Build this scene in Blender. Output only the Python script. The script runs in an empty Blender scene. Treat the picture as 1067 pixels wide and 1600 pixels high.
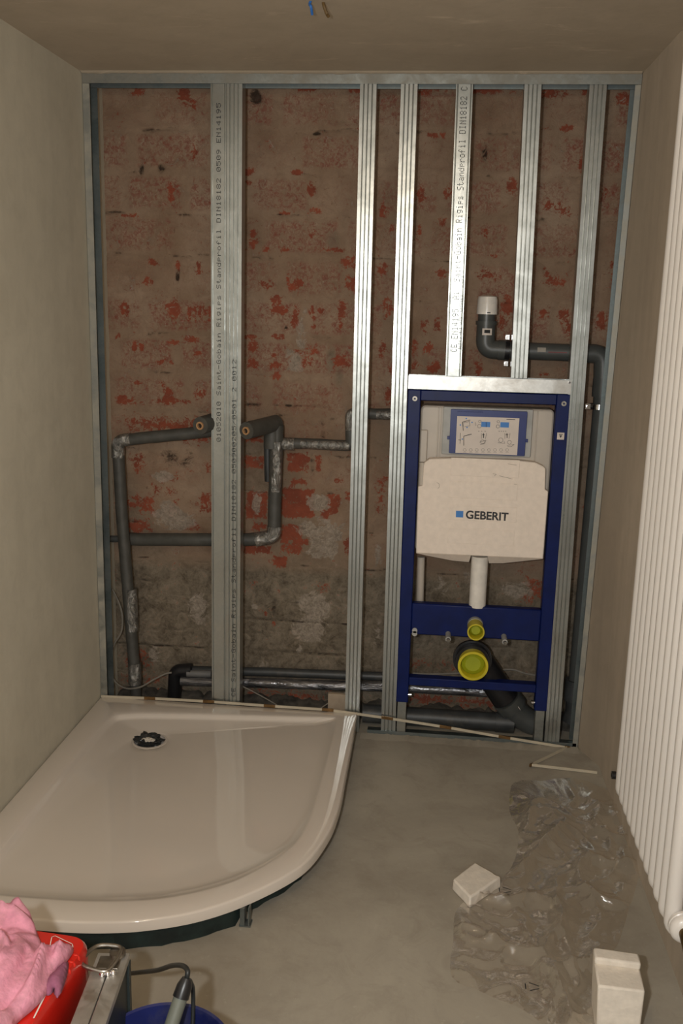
import bpy, bmesh, math, random
import numpy as np
from mathutils import Vector, Matrix, noise
random.seed(7)
PI = math.pi
S = bpy.context.scene
C = S.collection

# ------------------------------------------------------------------ camera
CAM = Vector((.2022, -2.8968, 1.3694)); FPX = 1487.8
YAW, PITCH, ROLL = .0976, -.2131, .0249
fw = Vector((-math.sin(YAW)*math.cos(PITCH), math.cos(YAW)*math.cos(PITCH), math.sin(PITCH)))
rt0 = Vector((math.cos(YAW), math.sin(YAW), 0)); up0 = rt0.cross(fw)
rt = math.cos(ROLL)*rt0 + math.sin(ROLL)*up0
upv = -math.sin(ROLL)*rt0 + math.cos(ROLL)*up0
cd = bpy.data.cameras.new('camera'); cam = bpy.data.objects.new('camera', cd); C.objects.link(cam)
cam.matrix_world = Matrix(((rt.x, upv.x, -fw.x, CAM.x), (rt.y, upv.y, -fw.y, CAM.y), (rt.z, upv.z, -fw.z, CAM.z), (0, 0, 0, 1)))
cd.sensor_fit = 'VERTICAL'; cd.sensor_height = 36; cd.lens = 36*FPX/1600; cd.clip_start = .05
S.camera = cam

# ------------------------------------------------------------------ light
S.view_settings.view_transform = 'Standard'; S.view_settings.look = 'None'
S.view_settings.gamma = 1; S.view_settings.use_curve_mapping = False
S.view_settings.exposure = 0.68
W = bpy.data.worlds.new('world'); S.world = W; W.use_nodes = True
W.node_tree.nodes['Background'].inputs[0].default_value = (.5, .42, .33, 1)
W.node_tree.nodes['Background'].inputs[1].default_value = .10

def light(name, typ, loc, energy, col, size=.1, target=None, sy=None, spread=None):
    l = bpy.data.lights.new(name, typ); l.energy = energy; l.color = col
    o = bpy.data.objects.new(name, l); C.objects.link(o); o.location = loc
    if typ == 'AREA':
        l.size = size
        if sy: l.shape = 'RECTANGLE'; l.size_y = sy
        if spread: l.spread = spread
    else: l.shadow_soft_size = size
    if target is not None:
        o.rotation_euler = (Vector(target)-Vector(loc)).to_track_quat('-Z', 'Y').to_euler()
    return o
light('camera_flash', 'AREA', (.030, -2.90, 1.40), 11.0, (.98, .985, .97), .045, (-.05, 0, .85))
light('ceiling_bulb', 'POINT', (.02, -2.2, 1.86), 5.6, (1, .79, .54), .06)
light('rear_fill_light', 'AREA', (.1, -3.55, 1.1), 7.0, (.97, .98, .93), .8, (.0, 0, .8), 1.8)  # added unseen area lamp, fills the room from behind the camera

# room sizes
XL, XRT, XRB, H = -.876, .7247, .700, 2.019
YB = .17         # brick wall
YF = -3.7        # wall behind the camera

def at(px, py, Y):            # photo measurement -> point on the plane y = Y
    d = fw + rt*((px-533.5)/FPX) - upv*((py-800)/FPX)
    return CAM + d*((Y-CAM.y)/d.y)
def atz(px, py, Z):
    d = fw + rt*((px-533.5)/FPX) - upv*((py-800)/FPX)
    return CAM + d*((Z-CAM.z)/d.z)

# ------------------------------------------------------------------ materials
class NT:
    def __init__(s, name):
        s.m = bpy.data.materials.new(name); s.m.use_nodes = True; s.t = s.m.node_tree
        s.b = s.t.nodes['Principled BSDF']; s.out = s.t.nodes['Material Output']
    def n(s, t, **k):
        o = s.t.nodes.new(t)
        for a, v in k.items():
            if a in o.inputs: s.put(o.inputs[a], v)
            else: setattr(o, a, v)
        return o
    def put(s, i, v):
        if isinstance(v, bpy.types.NodeSocket): s.t.links.new(v, i)
        elif isinstance(v, (tuple, list)) and len(v) == 3 and i.type == 'RGBA': i.default_value = (*v, 1)
        else: i.default_value = v
    def set(s, **k):
        for a, v in k.items(): s.put(s.b.inputs[a.replace('_', ' ')], v)
    def co(s): return s.n('ShaderNodeTexCoord').outputs['Object']
    def noise(s, scale, detail=6, rough=.55, vec=None, dist=0):
        o = s.n('ShaderNodeTexNoise'); o.inputs['Scale'].default_value = scale
        o.inputs['Detail'].default_value = detail; o.inputs['Roughness'].default_value = rough
        o.inputs['Distortion'].default_value = dist
        s.put(o.inputs['Vector'], vec if vec is not None else s.co()); return o.outputs['Fac']
    def scaled(s, v, sc):
        m = s.n('ShaderNodeMapping'); s.put(m.inputs[0], v); m.inputs['Scale'].default_value = sc; return m.outputs[0]
    def ramp(s, f, a, b, lo=0, hi=1):
        m = s.n('ShaderNodeMapRange'); s.put(m.inputs[0], f)
        m.inputs[1].default_value = a; m.inputs[2].default_value = b
        m.inputs[3].default_value = lo; m.inputs[4].default_value = hi; return m.outputs[0]
    def mix(s, f, a, b):
        m = s.n('ShaderNodeMix', data_type='RGBA'); s.put(m.inputs[0], f); s.put(m.inputs[6], a); s.put(m.inputs[7], b); return m.outputs[2]
    def math(s, op, a, b=0.):
        m = s.n('ShaderNodeMath', operation=op); s.put(m.inputs[0], a); s.put(m.inputs[1], b); return m.outputs[0]
    def bump(s, h, strength=.3, dist=.01):
        b = s.n('ShaderNodeBump'); b.inputs['Strength'].default_value = strength; b.inputs['Distance'].default_value = dist
        s.put(b.inputs['Height'], h); s.put(s.b.inputs['Normal'], b.outputs[0]); return b

def simple(name, col, rough=.5, metal=0, bump=0, bscale=60, var=.08, coat=0, spec=.5, dirt=None):
    t = NT(name)
    f = t.noise(bscale*.4, 5)
    c2 = tuple(max(0, c*(1-var*2.2)) for c in col); c1 = tuple(min(1, c*(1+var)) for c in col)
    cc = t.mix(t.ramp(f, .3, .7), c2, c1)
    if dirt:
        cc = t.mix(t.ramp(t.noise(11, 8, .7), .52, .72, 0, .75), cc, dirt)
    t.set(Base_Color=cc, Roughness=rough, Metallic=metal)
    t.b.inputs['Coat Weight'].default_value = coat
    t.b.inputs['Specular IOR Level'].default_value = spec
    if bump: t.bump(t.noise(bscale, 6), bump, .003)
    return t.m

def plaster(name, c1, c2, streak=0, light_spots=0):
    t = NT(name); co = t.co()
    f = t.noise(2.2, 7, .6, co); g = t.noise(14, 8, .65, co, .6)
    c = t.mix(t.ramp(f, .3, .7), c2, c1)
    c = t.mix(t.ramp(g, .45, .75, 0, .35), c, tuple(x*.80 for x in c2))
    if light_spots:
        n = t.noise(7, 9, .7, t.scaled(co, (.55, 1.6, 1)), .8)
        c = t.mix(t.ramp(n, .60, .72, 0, light_spots), c, tuple(min(1, x*1.35) for x in c1))
    if streak:
        n = t.noise(9, 5, .6, t.scaled(co, (1, 1.2, .12)))
        c = t.mix(t.ramp(n, .4, .7, 0, streak), c, tuple(x*.72 for x in c2))
    t.set(Base_Color=c, Roughness=.85); t.b.inputs['Specular IOR Level'].default_value = .25
    h = t.math('ADD', t.math('MULTIPLY', t.noise(5, 6), 1.4), t.math('MULTIPLY', t.noise(60, 4), .25))
    t.bump(h, .25, .006); return t.m

M = {}
M['wall_l'] = plaster('lit left wall gypsum plaster', (.66, .62, .51), (.57, .53, .43), .25)  # same plaster as the right wall, its stronger light put into a paler colour
M['wall_r'] = plaster('shaded right wall gypsum plaster', (.53, .45, .36), (.45, .375, .295), .4)  # same plaster, weaker light put into a darker, browner colour
M['ceil'] = plaster('shaded ceiling plaster', (.54, .46, .36), (.45, .375, .285), 0, .8)  # same plaster again, dimmer warm light put into the browner tone; spots are real
M['back'] = plaster('rear wall plaster', (.5, .44, .35), (.45, .39, .3))
def floor_mat():
    t = NT('cement screed'); co = t.co()
    c = t.mix(t.ramp(t.noise(1.8, 8, .65, co, .5), .32, .68), (.30, .265, .215), (.44, .40, .33))
    c = t.mix(t.ramp(t.noise(9, 9, .7, co, 1), .5, .72, 0, .5), c, (.24, .205, .16))
    c = t.mix(t.ramp(t.noise(40, 5, .7, co), .62, .74, 0, .5), c, (.52, .48, .41))
    t.set(Base_Color=c, Roughness=t.ramp(t.noise(4, 5), .3, .7, .5, .75)); t.b.inputs['Specular IOR Level'].default_value = .4
    t.bump(t.math('ADD', t.noise(8, 8), t.math('MULTIPLY', t.noise(90, 3), .2)), .25, .006); return t.m
M['floor'] = floor_mat()
def galv(name, col, rough, spangle=.12, dust=0, dcol=(.33, .31, .27), metal=1):
    t = NT(name); co = t.co()
    v = t.n('ShaderNodeTexVoronoi'); v.inputs['Scale'].default_value = 140; t.put(v.inputs['Vector'], co)
    sep = t.n('ShaderNodeSeparateColor'); t.put(sep.inputs[0], v.outputs['Color'])
    c = t.mix(t.math('MULTIPLY', sep.outputs[0], spangle*4), col, tuple(x*.72 for x in col))
    if dust:
        d = t.ramp(t.noise(13, 9, .7, co, .7), .40, .62, 0, dust)
        c = t.mix(d, c, dcol); t.set(Metallic=t.math('SUBTRACT', metal, d))
    else: t.set(Metallic=metal)
    t.set(Base_Color=c, Roughness=t.ramp(t.noise(6, 3, .5, co), .3, .7, rough-.03, rough+.05))
    t.bump(t.noise(9, 3, .5, t.scaled(co, (1, 1, .5))), .05, .003); return t.m
M['galv'] = galv('galvanised steel', (.45, .46, .44), .30, .04, .35, (.25, .265, .24))
M['galv_dusty'] = galv('dusty galvanised steel', (.30, .31, .29), .45, .12, .85, (.22, .205, .17))
M['galv_filler'] = galv('filler-smeared steel', (.34, .345, .32), .5, .05, .95, (.36, .335, .275))
M['galv_dark'] = galv('dark galvanised track', (.20, .235, .235), .42, .1, .4, (.17, .16, .14))
M['zinc'] = galv('bright zinc clamp', (.8, .8, .82), .15)
M['alu'] = galv('worn aluminium', (.62, .60, .56), .42, .05, .35, (.42, .38, .33))
M['ink'] = simple('black print', (.03, .03, .035), .6, var=0)
M['ink_grey'] = simple('grey print', (.04, .04, .042), .8, var=0, spec=.05)
M['blue'] = simple('blue powder coat', (.002, .011, .095), .42, 0, .05, 40, .12, .0, .25)
M['styro'] = simple('white polystyrene cover', (.90, .79, .69), .75, 0, .12, 150, .03)
M['plastic_w'] = simple('off-white plastic', (.56, .50, .43), .4, 0, 0, 20, .05)
M['plastic_g'] = simple('pale grey plastic', (.42, .42, .40), .45)
M['plastic_white'] = simple('white plastic', (.82, .78, .72), .3)
M['paper'] = simple('printed paper sheet', (.72, .64, .58), .6, var=.03)
M['cyan'] = simple('light blue print', (.05, .22, .60), .5, var=.02)
M['yellow'] = simple('yellow plastic', (.62, .52, .02), .38, 0, 0, 30, .08, .2)
M['yellow_in'] = simple('yellow green plastic', (.36, .40, .02), .3, var=.05)
M['black'] = simple('black plastic', (.012, .012, .014), .35)
M['pipe'] = simple('grey drain pipe plastic', (.075, .080, .078), .38, 0, .03, 30, .1)
M['pipe_dark'] = simple('dusty dark pipe', (.045, .048, .05), .45, 0, .05, 40, .2, dirt=(.10, .09, .075))
M['foam'] = simple('dark grey pipe foam', (.072, .070, .062), .55, 0, .15, 80, .12)
def tape_mat():
    t = NT('silver insulating tape'); co = t.co()
    n = t.noise(28, 6, .6, t.scaled(co, (1, 1, .6)), 2.5)
    t.set(Base_Color=t.mix(t.ramp(n, .35, .7), (.16, .16, .15), (.50, .48, .45)), Metallic=.75, Roughness=.24)
    t.bump(n, .9, .012); return t.m
M['tape'] = tape_mat()
def foil_mat():
    t = NT('glossy foil pipe jacket'); co = t.co()
    n = t.noise(16, 5, .6, t.scaled(co, (.25, 1, 1)), 2.0)
    t.set(Base_Color=t.mix(t.ramp(n, .35, .7), (.05, .052, .058), (.36, .35, .36)), Metallic=.7, Roughness=.22)
    t.bump(n, .8, .014); return t.m
M['foil'] = foil_mat()
M['copper'] = simple('copper pipe', (.62, .36, .18), .35, .4, 0, 40, .1)
M['tray'] = simple('acrylic shower tray', (.74, .665, .59), .07, 0, 0, 3, .015, .5)
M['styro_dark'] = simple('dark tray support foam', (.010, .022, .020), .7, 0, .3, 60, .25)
M['wad'] = simple('dark crumpled plastic', (.03, .032, .033), .3, 0, .4, 60, .2)
M['white_scrap'] = simple('white paper scrap', (.62, .57, .50), .8, 0, .4, 80, .1)
M['rad'] = simple('white radiator enamel', (.68, .64, .60), .3, 0, 0, 10, .02, .25)
M['brass'] = simple('tarnished brass', (.22, .15, .07), .35, 1, .1, 60, .3)
M['rule'] = simple('varnished white folding rule', (.56, .49, .37), .5, 0, 0, 50, .06)
M['joint'] = simple('brown rule joint', (.23, .13, .05), .4, .6, 0, 80, .2)
M['cable_grey'] = simple('grey cable sheath', (.22, .20, .17), .5)
M['cable_black'] = simple('black rubber cable', (.02, .022, .022), .45)
M['cable_blue'] = simple('blue wire', (.03, .16, .52), .4)
M['cable_brown'] = simple('brown wire', (.14, .085, .03), .45)
M['red'] = simple('red plastic', (.62, .018, .010), .28, 0, .03, 20, .05, .4)
M['pink'] = simple('pink stained cloth', (.72, .30, .40), .9, 0, .5, 150, .10, dirt=(.36, .20, .19))
M['mauve'] = simple('mauve cloth', (.30, .10, .17), .9, 0, .4, 150, .1)
M['case_dark'] = simple('dark grey case side', (.028, .036, .036), .45)
M['steel'] = simple('dull steel', (.33, .30, .26), .4, 1, .15, 90, .2)
M['bucket'] = simple('dark blue plastic', (.012, .018, .11), .42, 0, .05, 30, .15, dirt=(.06, .06, .10))
M['handle'] = simple('grey rubber handle', (.17, .18, .15), .5)
M['foam_block'] = simple('white polystyrene block', (.78, .71, .62), .8, 0, .35, 130, .05)
M['wood'] = simple('pale wood offcut', (.42, .33, .24), .7)
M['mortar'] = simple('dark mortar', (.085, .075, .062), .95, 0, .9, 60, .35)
def film_mat():
    t = NT('clear plastic film')
    lw = t.n('ShaderNodeLayerWeight'); lw.inputs[0].default_value = .35
    tr = t.n('ShaderNodeBsdfTransparent'); tr.inputs[0].default_value = (.985, .975, .965, 1)
    gl = t.n('ShaderNodeBsdfGlossy'); gl.inputs[0].default_value = (1, .97, .93, 1); gl.inputs['Roughness'].default_value = .07
    bn = t.n('ShaderNodeBump'); bn.inputs['Strength'].default_value = .35; bn.inputs['Distance'].default_value = .012
    t.put(bn.inputs['Height'], t.noise(16, 5, .6, None, 2.2)); t.t.links.new(bn.outputs[0], gl.inputs['Normal'])
    df = t.n('ShaderNodeBsdfDiffuse'); df.inputs[0].default_value = (.52, .44, .36, 1)
    a = t.n('ShaderNodeMixShader'); a.inputs[0].default_value = .055
    t.t.links.new(tr.outputs[0], a.inputs[1]); t.t.links.new(df.outputs[0], a.inputs[2])
    b = t.n('ShaderNodeMixShader'); t.put(b.inputs[0], t.ramp(lw.outputs['Fresnel'], 0, 1, .015, .45))
    t.t.links.new(a.outputs[0], b.inputs[1]); t.t.links.new(gl.outputs[0], b.inputs[2])
    t.t.links.new(b.outputs[0], t.out.inputs[0]); t.t.nodes.remove(t.b); return t.m
M['film'] = film_mat()

def brick_mat():
    t = NT('old brickwork with plaster remains'); co = t.co()
    at_ = t.n('ShaderNodeAttribute', attribute_name='paint')
    sep = t.n('ShaderNodeSeparateColor'); t.put(sep.inputs[0], at_.outputs['Color'])
    R, G, B = sep.outputs[0], sep.outputs[1], sep.outputs[2]
    A = at_.outputs['Alpha']
    n1 = t.noise(5, 8, .6, co, .5); n2 = t.noise(22, 9, .7, co, .8); n3 = t.noise(75, 7, .75, co, .8); n5 = t.noise(170, 4, .7, t.scaled(co, (1, 1, .55))); n4 = t.noise(11, 7, .65, co, 1)
    base = t.mix(t.ramp(n1, .3, .7), (.250, .165, .108), (.365, .262, .185))
    base = t.mix(t.ramp(n2, .45, .7, 0, .5), base, (.20, .125, .085))
    # pinkish-red scratched faces of the bricks
    br = t.math('MULTIPLY', A, t.ramp(n3, .46, .56))
    base = t.mix(t.math('MULTIPLY', br, t.ramp(n4, .34, .56, .15, .8)), base, (.235, .070, .050))
    base = t.mix(t.math('MULTIPLY', A, t.ramp(n5, .56, .66, 0, .5)), base, (.42, .33, .25))
    base = t.mix(t.ramp(n3, .60, .70, 0, .7), base, (.10, .055, .038))
    # lower grey cement zone
    grey = t.mix(t.ramp(t.math('ADD', t.math('MULTIPLY', n2, .6), t.math('MULTIPLY', n3, .4)), .36, .64), (.085, .066, .045), (.31, .255, .19))
    base = t.mix(B, base, grey)
    # bare bricks
    edge = t.math('ADD', R, t.math('MULTIPLY', t.math('SUBTRACT', n2, .5), 2.6))
    edge = t.math('ADD', edge, t.math('MULTIPLY', t.math('SUBTRACT', n3, .5), 3.4))
    red = t.mix(t.ramp(n4, .3, .7), (.19, .045, .026), (.33, .078, .040))
    base = t.mix(t.ramp(edge, .50, .74, 0, .92), base, red)
    # pale plaster splashes
    e2 = t.math('ADD', G, t.math('MULTIPLY', t.math('SUBTRACT', n2, .5), 3.2))
    base = t.mix(t.ramp(e2, .42, .62, 0, .8), base, t.mix(t.ramp(n3, .4, .65), (.23, .19, .15), (.46, .39, .32)))
    # cracks and joints
    at2 = t.n('ShaderNodeAttribute', attribute_name='joint')
    j = t.math('MULTIPLY', at2.outputs['Fac'], t.ramp(n2, .42, .60))
    base = t.mix(t.ramp(j, .25, .75, 0, .85), base, (.035, .024, .018))
    t.set(Base_Color=base, Roughness=.92); t.b.inputs['Specular IOR Level'].default_value = .2
    h = t.math('ADD', t.math('MULTIPLY', n2, 1.0), t.math('MULTIPLY', n3, .45))
    h = t.math('SUBTRACT', h, t.math('MULTIPLY', j, .8))
    t.bump(h, .75, .010); return t.m
M['brick'] = brick_mat()

# ------------------------------------------------------------------ mesh helpers
def obj(name, bm, mat, parent=None, smooth=True, bevel=0, ang=35, **props):
    me = bpy.data.meshes.new(name)
    bmesh.ops.recalc_face_normals(bm, faces=bm.faces)
    bm.to_mesh(me); bm.free()
    o = bpy.data.objects.new(name, me); C.objects.link(o)
    mats = mat if isinstance(mat, (list, tuple)) else [mat]
    for m_ in mats: me.materials.append(M[m_] if isinstance(m_, str) else m_)
    if smooth:
        me.shade_smooth() if hasattr(me, 'shade_smooth') else None
        me.set_sharp_from_angle(angle=math.radians(ang))
    if bevel:
        b = o.modifiers.new('bevel', 'BEVEL'); b.width = bevel; b.segments = 2; b.limit_method = 'ANGLE'
    if parent:
        o.parent = parent
        o.matrix_parent_inverse = Matrix.Translation(parent.location).inverted() if parent.rotation_euler.y == 0 else Matrix()
    for k, v in props.items(): o[k] = v
    return o
def thing(name, label, cat, loc=(0, 0, 0), group=None):
    o = bpy.data.objects.new(name, None); C.objects.link(o); o.location = loc; o.empty_display_size = .05
    o['label'] = label; o['category'] = cat
    if group: o['group'] = group
    return o
def tag(o, label, cat, group=None):
    o['label'] = label; o['category'] = cat
    if group: o['group'] = group
    return o
def BM(): return bmesh.new()
def box(bm, a, b):
    v = [bm.verts.new((x, y, z)) for z in (a[2], b[2]) for y in (a[1], b[1]) for x in (a[0], b[0])]
    for f in ((0, 2, 3, 1), (4, 5, 7, 6), (0, 1, 5, 4), (2, 6, 7, 3), (0, 4, 6, 2), (1, 3, 7, 5)): bm.faces.new([v[i] for i in f])
    return bm
def hexa(bm, lo, hi):         # two quads (lists of 4 points) joined into a solid
    a = [bm.verts.new(p) for p in lo]; b = [bm.verts.new(p) for p in hi]; n = len(a)
    bm.faces.new(a[::-1]); bm.faces.new(b)
    for i in range(n): bm.faces.new((a[i], a[(i+1) % n], b[(i+1) % n], b[i]))
    return bm
def prism_y(bm, pts, y0, y1):  # pts in x,z
    return hexa(bm, [(x, y0, z) for x, z in pts], [(x, y1, z) for x, z in pts])
def frames(path):
    P = [Vector(p) for p in path]; T = []
    for i in range(len(P)):
        a = P[max(0, i-1)]; b = P[min(len(P)-1, i+1)]; T.append((b-a).normalized())
    n = T[0].orthogonal().normalized(); N = []
    for i, t in enumerate(T):
        n = (n - t*n.dot(t)); n = n.normalized() if n.length > 1e-6 else t.orthogonal().normalized()
        N.append(n)
    return P, T, N
def tube(bm, path, r, seg=20, cap=True, jit=0, inner=None):
    P, T, N = frames(path); rings = []
    for i, (p, t, n) in enumerate(zip(P, T, N)):
        b = t.cross(n); rr = r[i] if isinstance(r, (list, tuple)) else r
        ring = []
        for k in range(seg):
            a = 2*PI*k/seg; q = rr
            if jit: q = rr*(1+jit*noise.noise(Vector((p.x*40+math.cos(a)*2, p.y*40+math.sin(a)*2, p.z*40))))
            ring.append(bm.verts.new(p + n*(math.cos(a)*q) + b*(math.sin(a)*q)))
        rings.append(ring)
    for a, b in zip(rings, rings[1:]):
        for k in range(seg): bm.faces.new((a[k], a[(k+1) % seg], b[(k+1) % seg], b[k]))
    if inner:                 # open pipe end: annulus + bore
        p, t, n = P[-1], T[-1], N[-1]; b = t.cross(n)
        def mk(r_, off): return [bm.verts.new(p+t*off+n*(math.cos(2*PI*k/seg)*r_)+b*(math.sin(2*PI*k/seg)*r_)) for k in range(seg)]
        i0 = mk(inner, 0); i1 = mk(inner, -inner*2.5)
        for k in range(seg):
            bm.faces.new((rings[-1][k], rings[-1][(k+1) % seg], i0[(k+1) % seg], i0[k]))
            bm.faces.new((i0[k], i0[(k+1) % seg], i1[(k+1) % seg], i1[k]))
        bm.faces.new(i1); bm.faces.new(rings[0][::-1])
    elif cap: bm.faces.new(rings[0][::-1]); bm.faces.new(rings[-1])
    return bm
def bend(pts, r, n=8):        # rounded corners
    P = [Vector(p) for p in pts]; out = [P[0]]
    for a, b, c in zip(P, P[1:], P[2:]):
        rr = min(r, (a-b).length*.49, (c-b).length*.49)
        s = b+(a-b).normalized()*rr; e = b+(c-b).normalized()*rr
        for k in range(n+1):
            t = k/n; out.append(s*(1-t)**2 + b*2*t*(1-t) + e*t*t)
    out.append(P[-1]); return out
def dense(path, step=.01):
    out = []
    P = [Vector(p) for p in path]
    for a, b in zip(P, P[1:]):
        n = max(1, int((b-a).length/step))
        for k in range(n): out.append(a.lerp(b, k/n))
    out.append(P[-1]); return out
def catmull(pts, n=8, closed=False):
    P = [Vector(p) for p in pts]; L = len(P); out = []
    for i in range(L if closed else L-1):
        if closed: a, b, c, d = P[i-1], P[i], P[(i+1) % L], P[(i+2) % L]
        else: a, b, c, d = P[max(0, i-1)], P[i], P[i+1], P[min(L-1, i+2)]
        for k in range(n):
            t = k/n; out.append(.5*((2*b)+(c-a)*t+(2*a-5*b+4*c-d)*t*t+(3*b-a-3*c+d)*t**3))
    if not closed: out.append(P[-1])
    return out
def ring_at(bm, c, ax, r0, r1, w, seg=32):   # washer/ring around axis
    ax = Vector(ax).normalized(); n = ax.orthogonal().normalized(); b = ax.cross(n); c = Vector(c)
    def mk(r, o): return [bm.verts.new(c+ax*o+n*(math.cos(2*PI*k/seg)*r)+b*(math.sin(2*PI*k/seg)*r)) for k in range(seg)]
    A = [mk(r0, -w/2), mk(r1, -w/2), mk(r1, w/2), mk(r0, w/2)]
    for i in range(4):
        p, q = A[i], A[(i+1) % 4]
        for k in range(seg): bm.faces.new((p[k], p[(k+1) % seg], q[(k+1) % seg], q[k]))
    return bm
def fbm(x, y, z=0, o=4):
    return noise.fractal(Vector((x, y, z)), .7, 2.1, o)

# ------------------------------------------------------------------ setting
def struct(name, bm, mat, **k):
    o = obj(name, bm, mat, **k); o['kind'] = 'structure'; return o

bm = BM(); box(bm, (XL-.1, YF-.1, -.1), (.95, YB+.1, 0)); struct('floor', bm, 'floor', smooth=False)
bm = BM(); box(bm, (XL-.1, YF-.1, H), (.95, YB+.1, H+.1)); struct('ceiling', bm, 'ceil', smooth=False)
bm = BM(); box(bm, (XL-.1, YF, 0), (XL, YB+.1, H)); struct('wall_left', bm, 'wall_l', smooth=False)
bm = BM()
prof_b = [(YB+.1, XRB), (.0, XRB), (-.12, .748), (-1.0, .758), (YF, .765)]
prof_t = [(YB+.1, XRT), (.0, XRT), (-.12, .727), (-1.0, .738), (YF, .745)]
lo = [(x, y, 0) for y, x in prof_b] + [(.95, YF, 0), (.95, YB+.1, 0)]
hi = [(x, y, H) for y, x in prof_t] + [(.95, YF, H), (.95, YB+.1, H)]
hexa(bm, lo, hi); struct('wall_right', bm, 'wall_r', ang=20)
bm = BM()                       # wall behind the camera with a doorway opening, the added fill lamp stands before it
box(bm, (XL-.1, YF-.1, 0), (-.33, YF, H)); box(bm, (.53, YF-.1, 0), (.95, YF, H)); box(bm, (-.33, YF-.1, 1.99), (.53, YF, H))
struct('wall_front', bm, 'back', smooth=False)

# brick wall: relief grid with painted masks measured from the photo
def brick_wall():
    x0, x1, z0, z1, st = XL-.02, .76, 0.0, H, .0055
    nx = int((x1-x0)/st); nz = int((z1-z0)/st)
    X = np.linspace(x0, x1, nx); Z = np.linspace(z0, z1, nz); gx, gz = np.meshgrid(X, Z)
    R = np.zeros_like(gx); G = R.copy(); B = R.copy(); A = R.copy(); J = R.copy()
    def P(px, py): p = at(px, py, YB); return p.x, p.z
    SC = 487.0
    def rect(arr, px0, py0, px1, py1, v=1, soft=.022):
        ax, az = P((px0+px1)/2, (py0+py1)/2); hw = abs(px1-px0)/2/SC; hh = abs(py1-py0)/2/SC
        d = np.maximum(np.abs(gx-ax)-hw, np.abs(gz-az)-hh)
        np.maximum(arr, v*np.clip(.5-d/soft/2, 0, 1), out=arr)
    def blob(arr, px, py, rx, ry, v=1):
        ax, az = P(px, py); d = ((gx-ax)*SC/rx)**2+((gz-az)*SC/ry)**2
        np.maximum(arr, v*np.clip(1.0-d*.40, 0, 1), out=arr)
    # zone of grey cement below, soft edge
    zc = P(450, 880)[1]; zt2 = P(450, 640)[1]
    B[:] = np.clip((zc+.02-gz)/.06, 0, 1)
    B = np.maximum(B, .55*np.clip((zt2-gz)/.1, 0, 1)*np.clip((np.sin(gx*11+gz*7)+.2), 0, 1))
    # bricks: courses
    ch = .1255; base = P(450, 271)[1]
    row = np.floor((gz-base)/ch); fz = (gz-base)/ch-row
    off = np.mod(row*.37, 1.0); bw = np.where(np.mod(row, 2) == 0, .262, .20)
    u = gx/bw+off*1.7; col = np.floor(u); fx = u-col
    h = np.mod(np.sin(row*12.99+col*78.23)*43758.5, 1.0)
    inside = np.clip(np.minimum(np.minimum(fz, 1-fz)*ch, np.minimum(fx, 1-fx)*bw)/.012-.9, 0, 1)
    A[:] = inside*np.where(h > .25, .65+.35*h, .2)*np.clip((gz-.9)/.4+.35, .3, 1)
    jl = np.clip(1-np.abs((np.mod(fz+.5, 1)-.5)*ch+.004*np.sin(gx*23+row))/.0045, 0, 1)
    J[:] = jl*np.where(np.sin(gx*9+row*2.3)+np.sin(gx*23+row*5) > .5, .9, .25)
    # top row red remains
    for a in ((215, 143, 8, 5), (288, 148, 11, 13), (300, 160, 5, 8), (480, 138, 14, 4), (670, 140, 25, 6), (765, 141, 28, 5), (860, 146, 26, 6), (915, 142, 8, 5), (975, 155, 10, 8), (560, 140, 10, 5)): blob(R, *a)
    for a in ((303, 234, 4, 11), (267, 301, 5, 14), (390, 268, 8, 5), (462, 268, 8, 4), (387, 285, 6, 4), (486, 295, 7, 9), (495, 330, 9, 5), (445, 333, 9, 3), (442, 390, 8, 4), (416, 390, 5, 4), (395, 378, 6, 8), (519, 391, 18, 3), (203, 337, 12, 3), (395, 366, 4, 8), (488, 366, 6, 7),
              (310, 418, 4, 10), (278, 415, 3, 8), (238, 410, 9, 5), (232, 440, 7, 6), (195, 483, 7, 10), (272, 485, 9, 12), (268, 478, 10, 6), (184, 525, 4, 4), (210, 540, 4, 9), (221, 542, 4, 6), (300, 530, 12, 5), (273, 535, 9, 4), (308, 552, 7, 4), (250, 565, 6, 3), (267, 567, 4, 3), (215, 598, 6, 3),
              (190, 622, 10, 4), (198, 627, 18, 5), (262, 615, 7, 10), (263, 626, 20, 5), (290, 628, 8, 4), (312, 615, 9, 9), (254, 600, 5, 5),
              (465, 442, 9, 6), (457, 448, 8, 6), (450, 437, 3, 7), (430, 469, 9, 7), (436, 485, 12, 6), (462, 490, 5, 12), (460, 505, 6, 6), (487, 487, 5, 9), (490, 497, 4, 6), (534, 488, 6, 15), (532, 506, 4, 8), (492, 511, 5, 3), (501, 485, 4, 4),
              (394, 540, 8, 8), (390, 527, 9, 4), (434, 526, 9, 4), (465, 549, 5, 4), (472, 552, 4, 4), (430, 570, 11, 4), (428, 555, 5, 4), (395, 567, 9, 7), (430, 588, 7, 5), (533, 566, 13, 9), (415, 445, 10, 7), (550, 445, 12, 12, ), (545, 410, 12, 9)): blob(R, *a)
    rect(R, 480, 546, 492, 575); rect(R, 472, 562, 490, 575)
    for k in range(5): rect(R, 293+k*8, 478, 299+k*8, 503+4*(k % 2), 1, .006)
    rect(G, 451, 552, 470, 575, .9); blob(G, 470, 525, 8, 20, .5); blob(G, 475, 490, 5, 20, .45)
    blob(B, 517, 562, 6, 14, .9); blob(B, 530, 590, 5, 12, .6); blob(B, 520, 375, 8, 12, .6)
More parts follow.
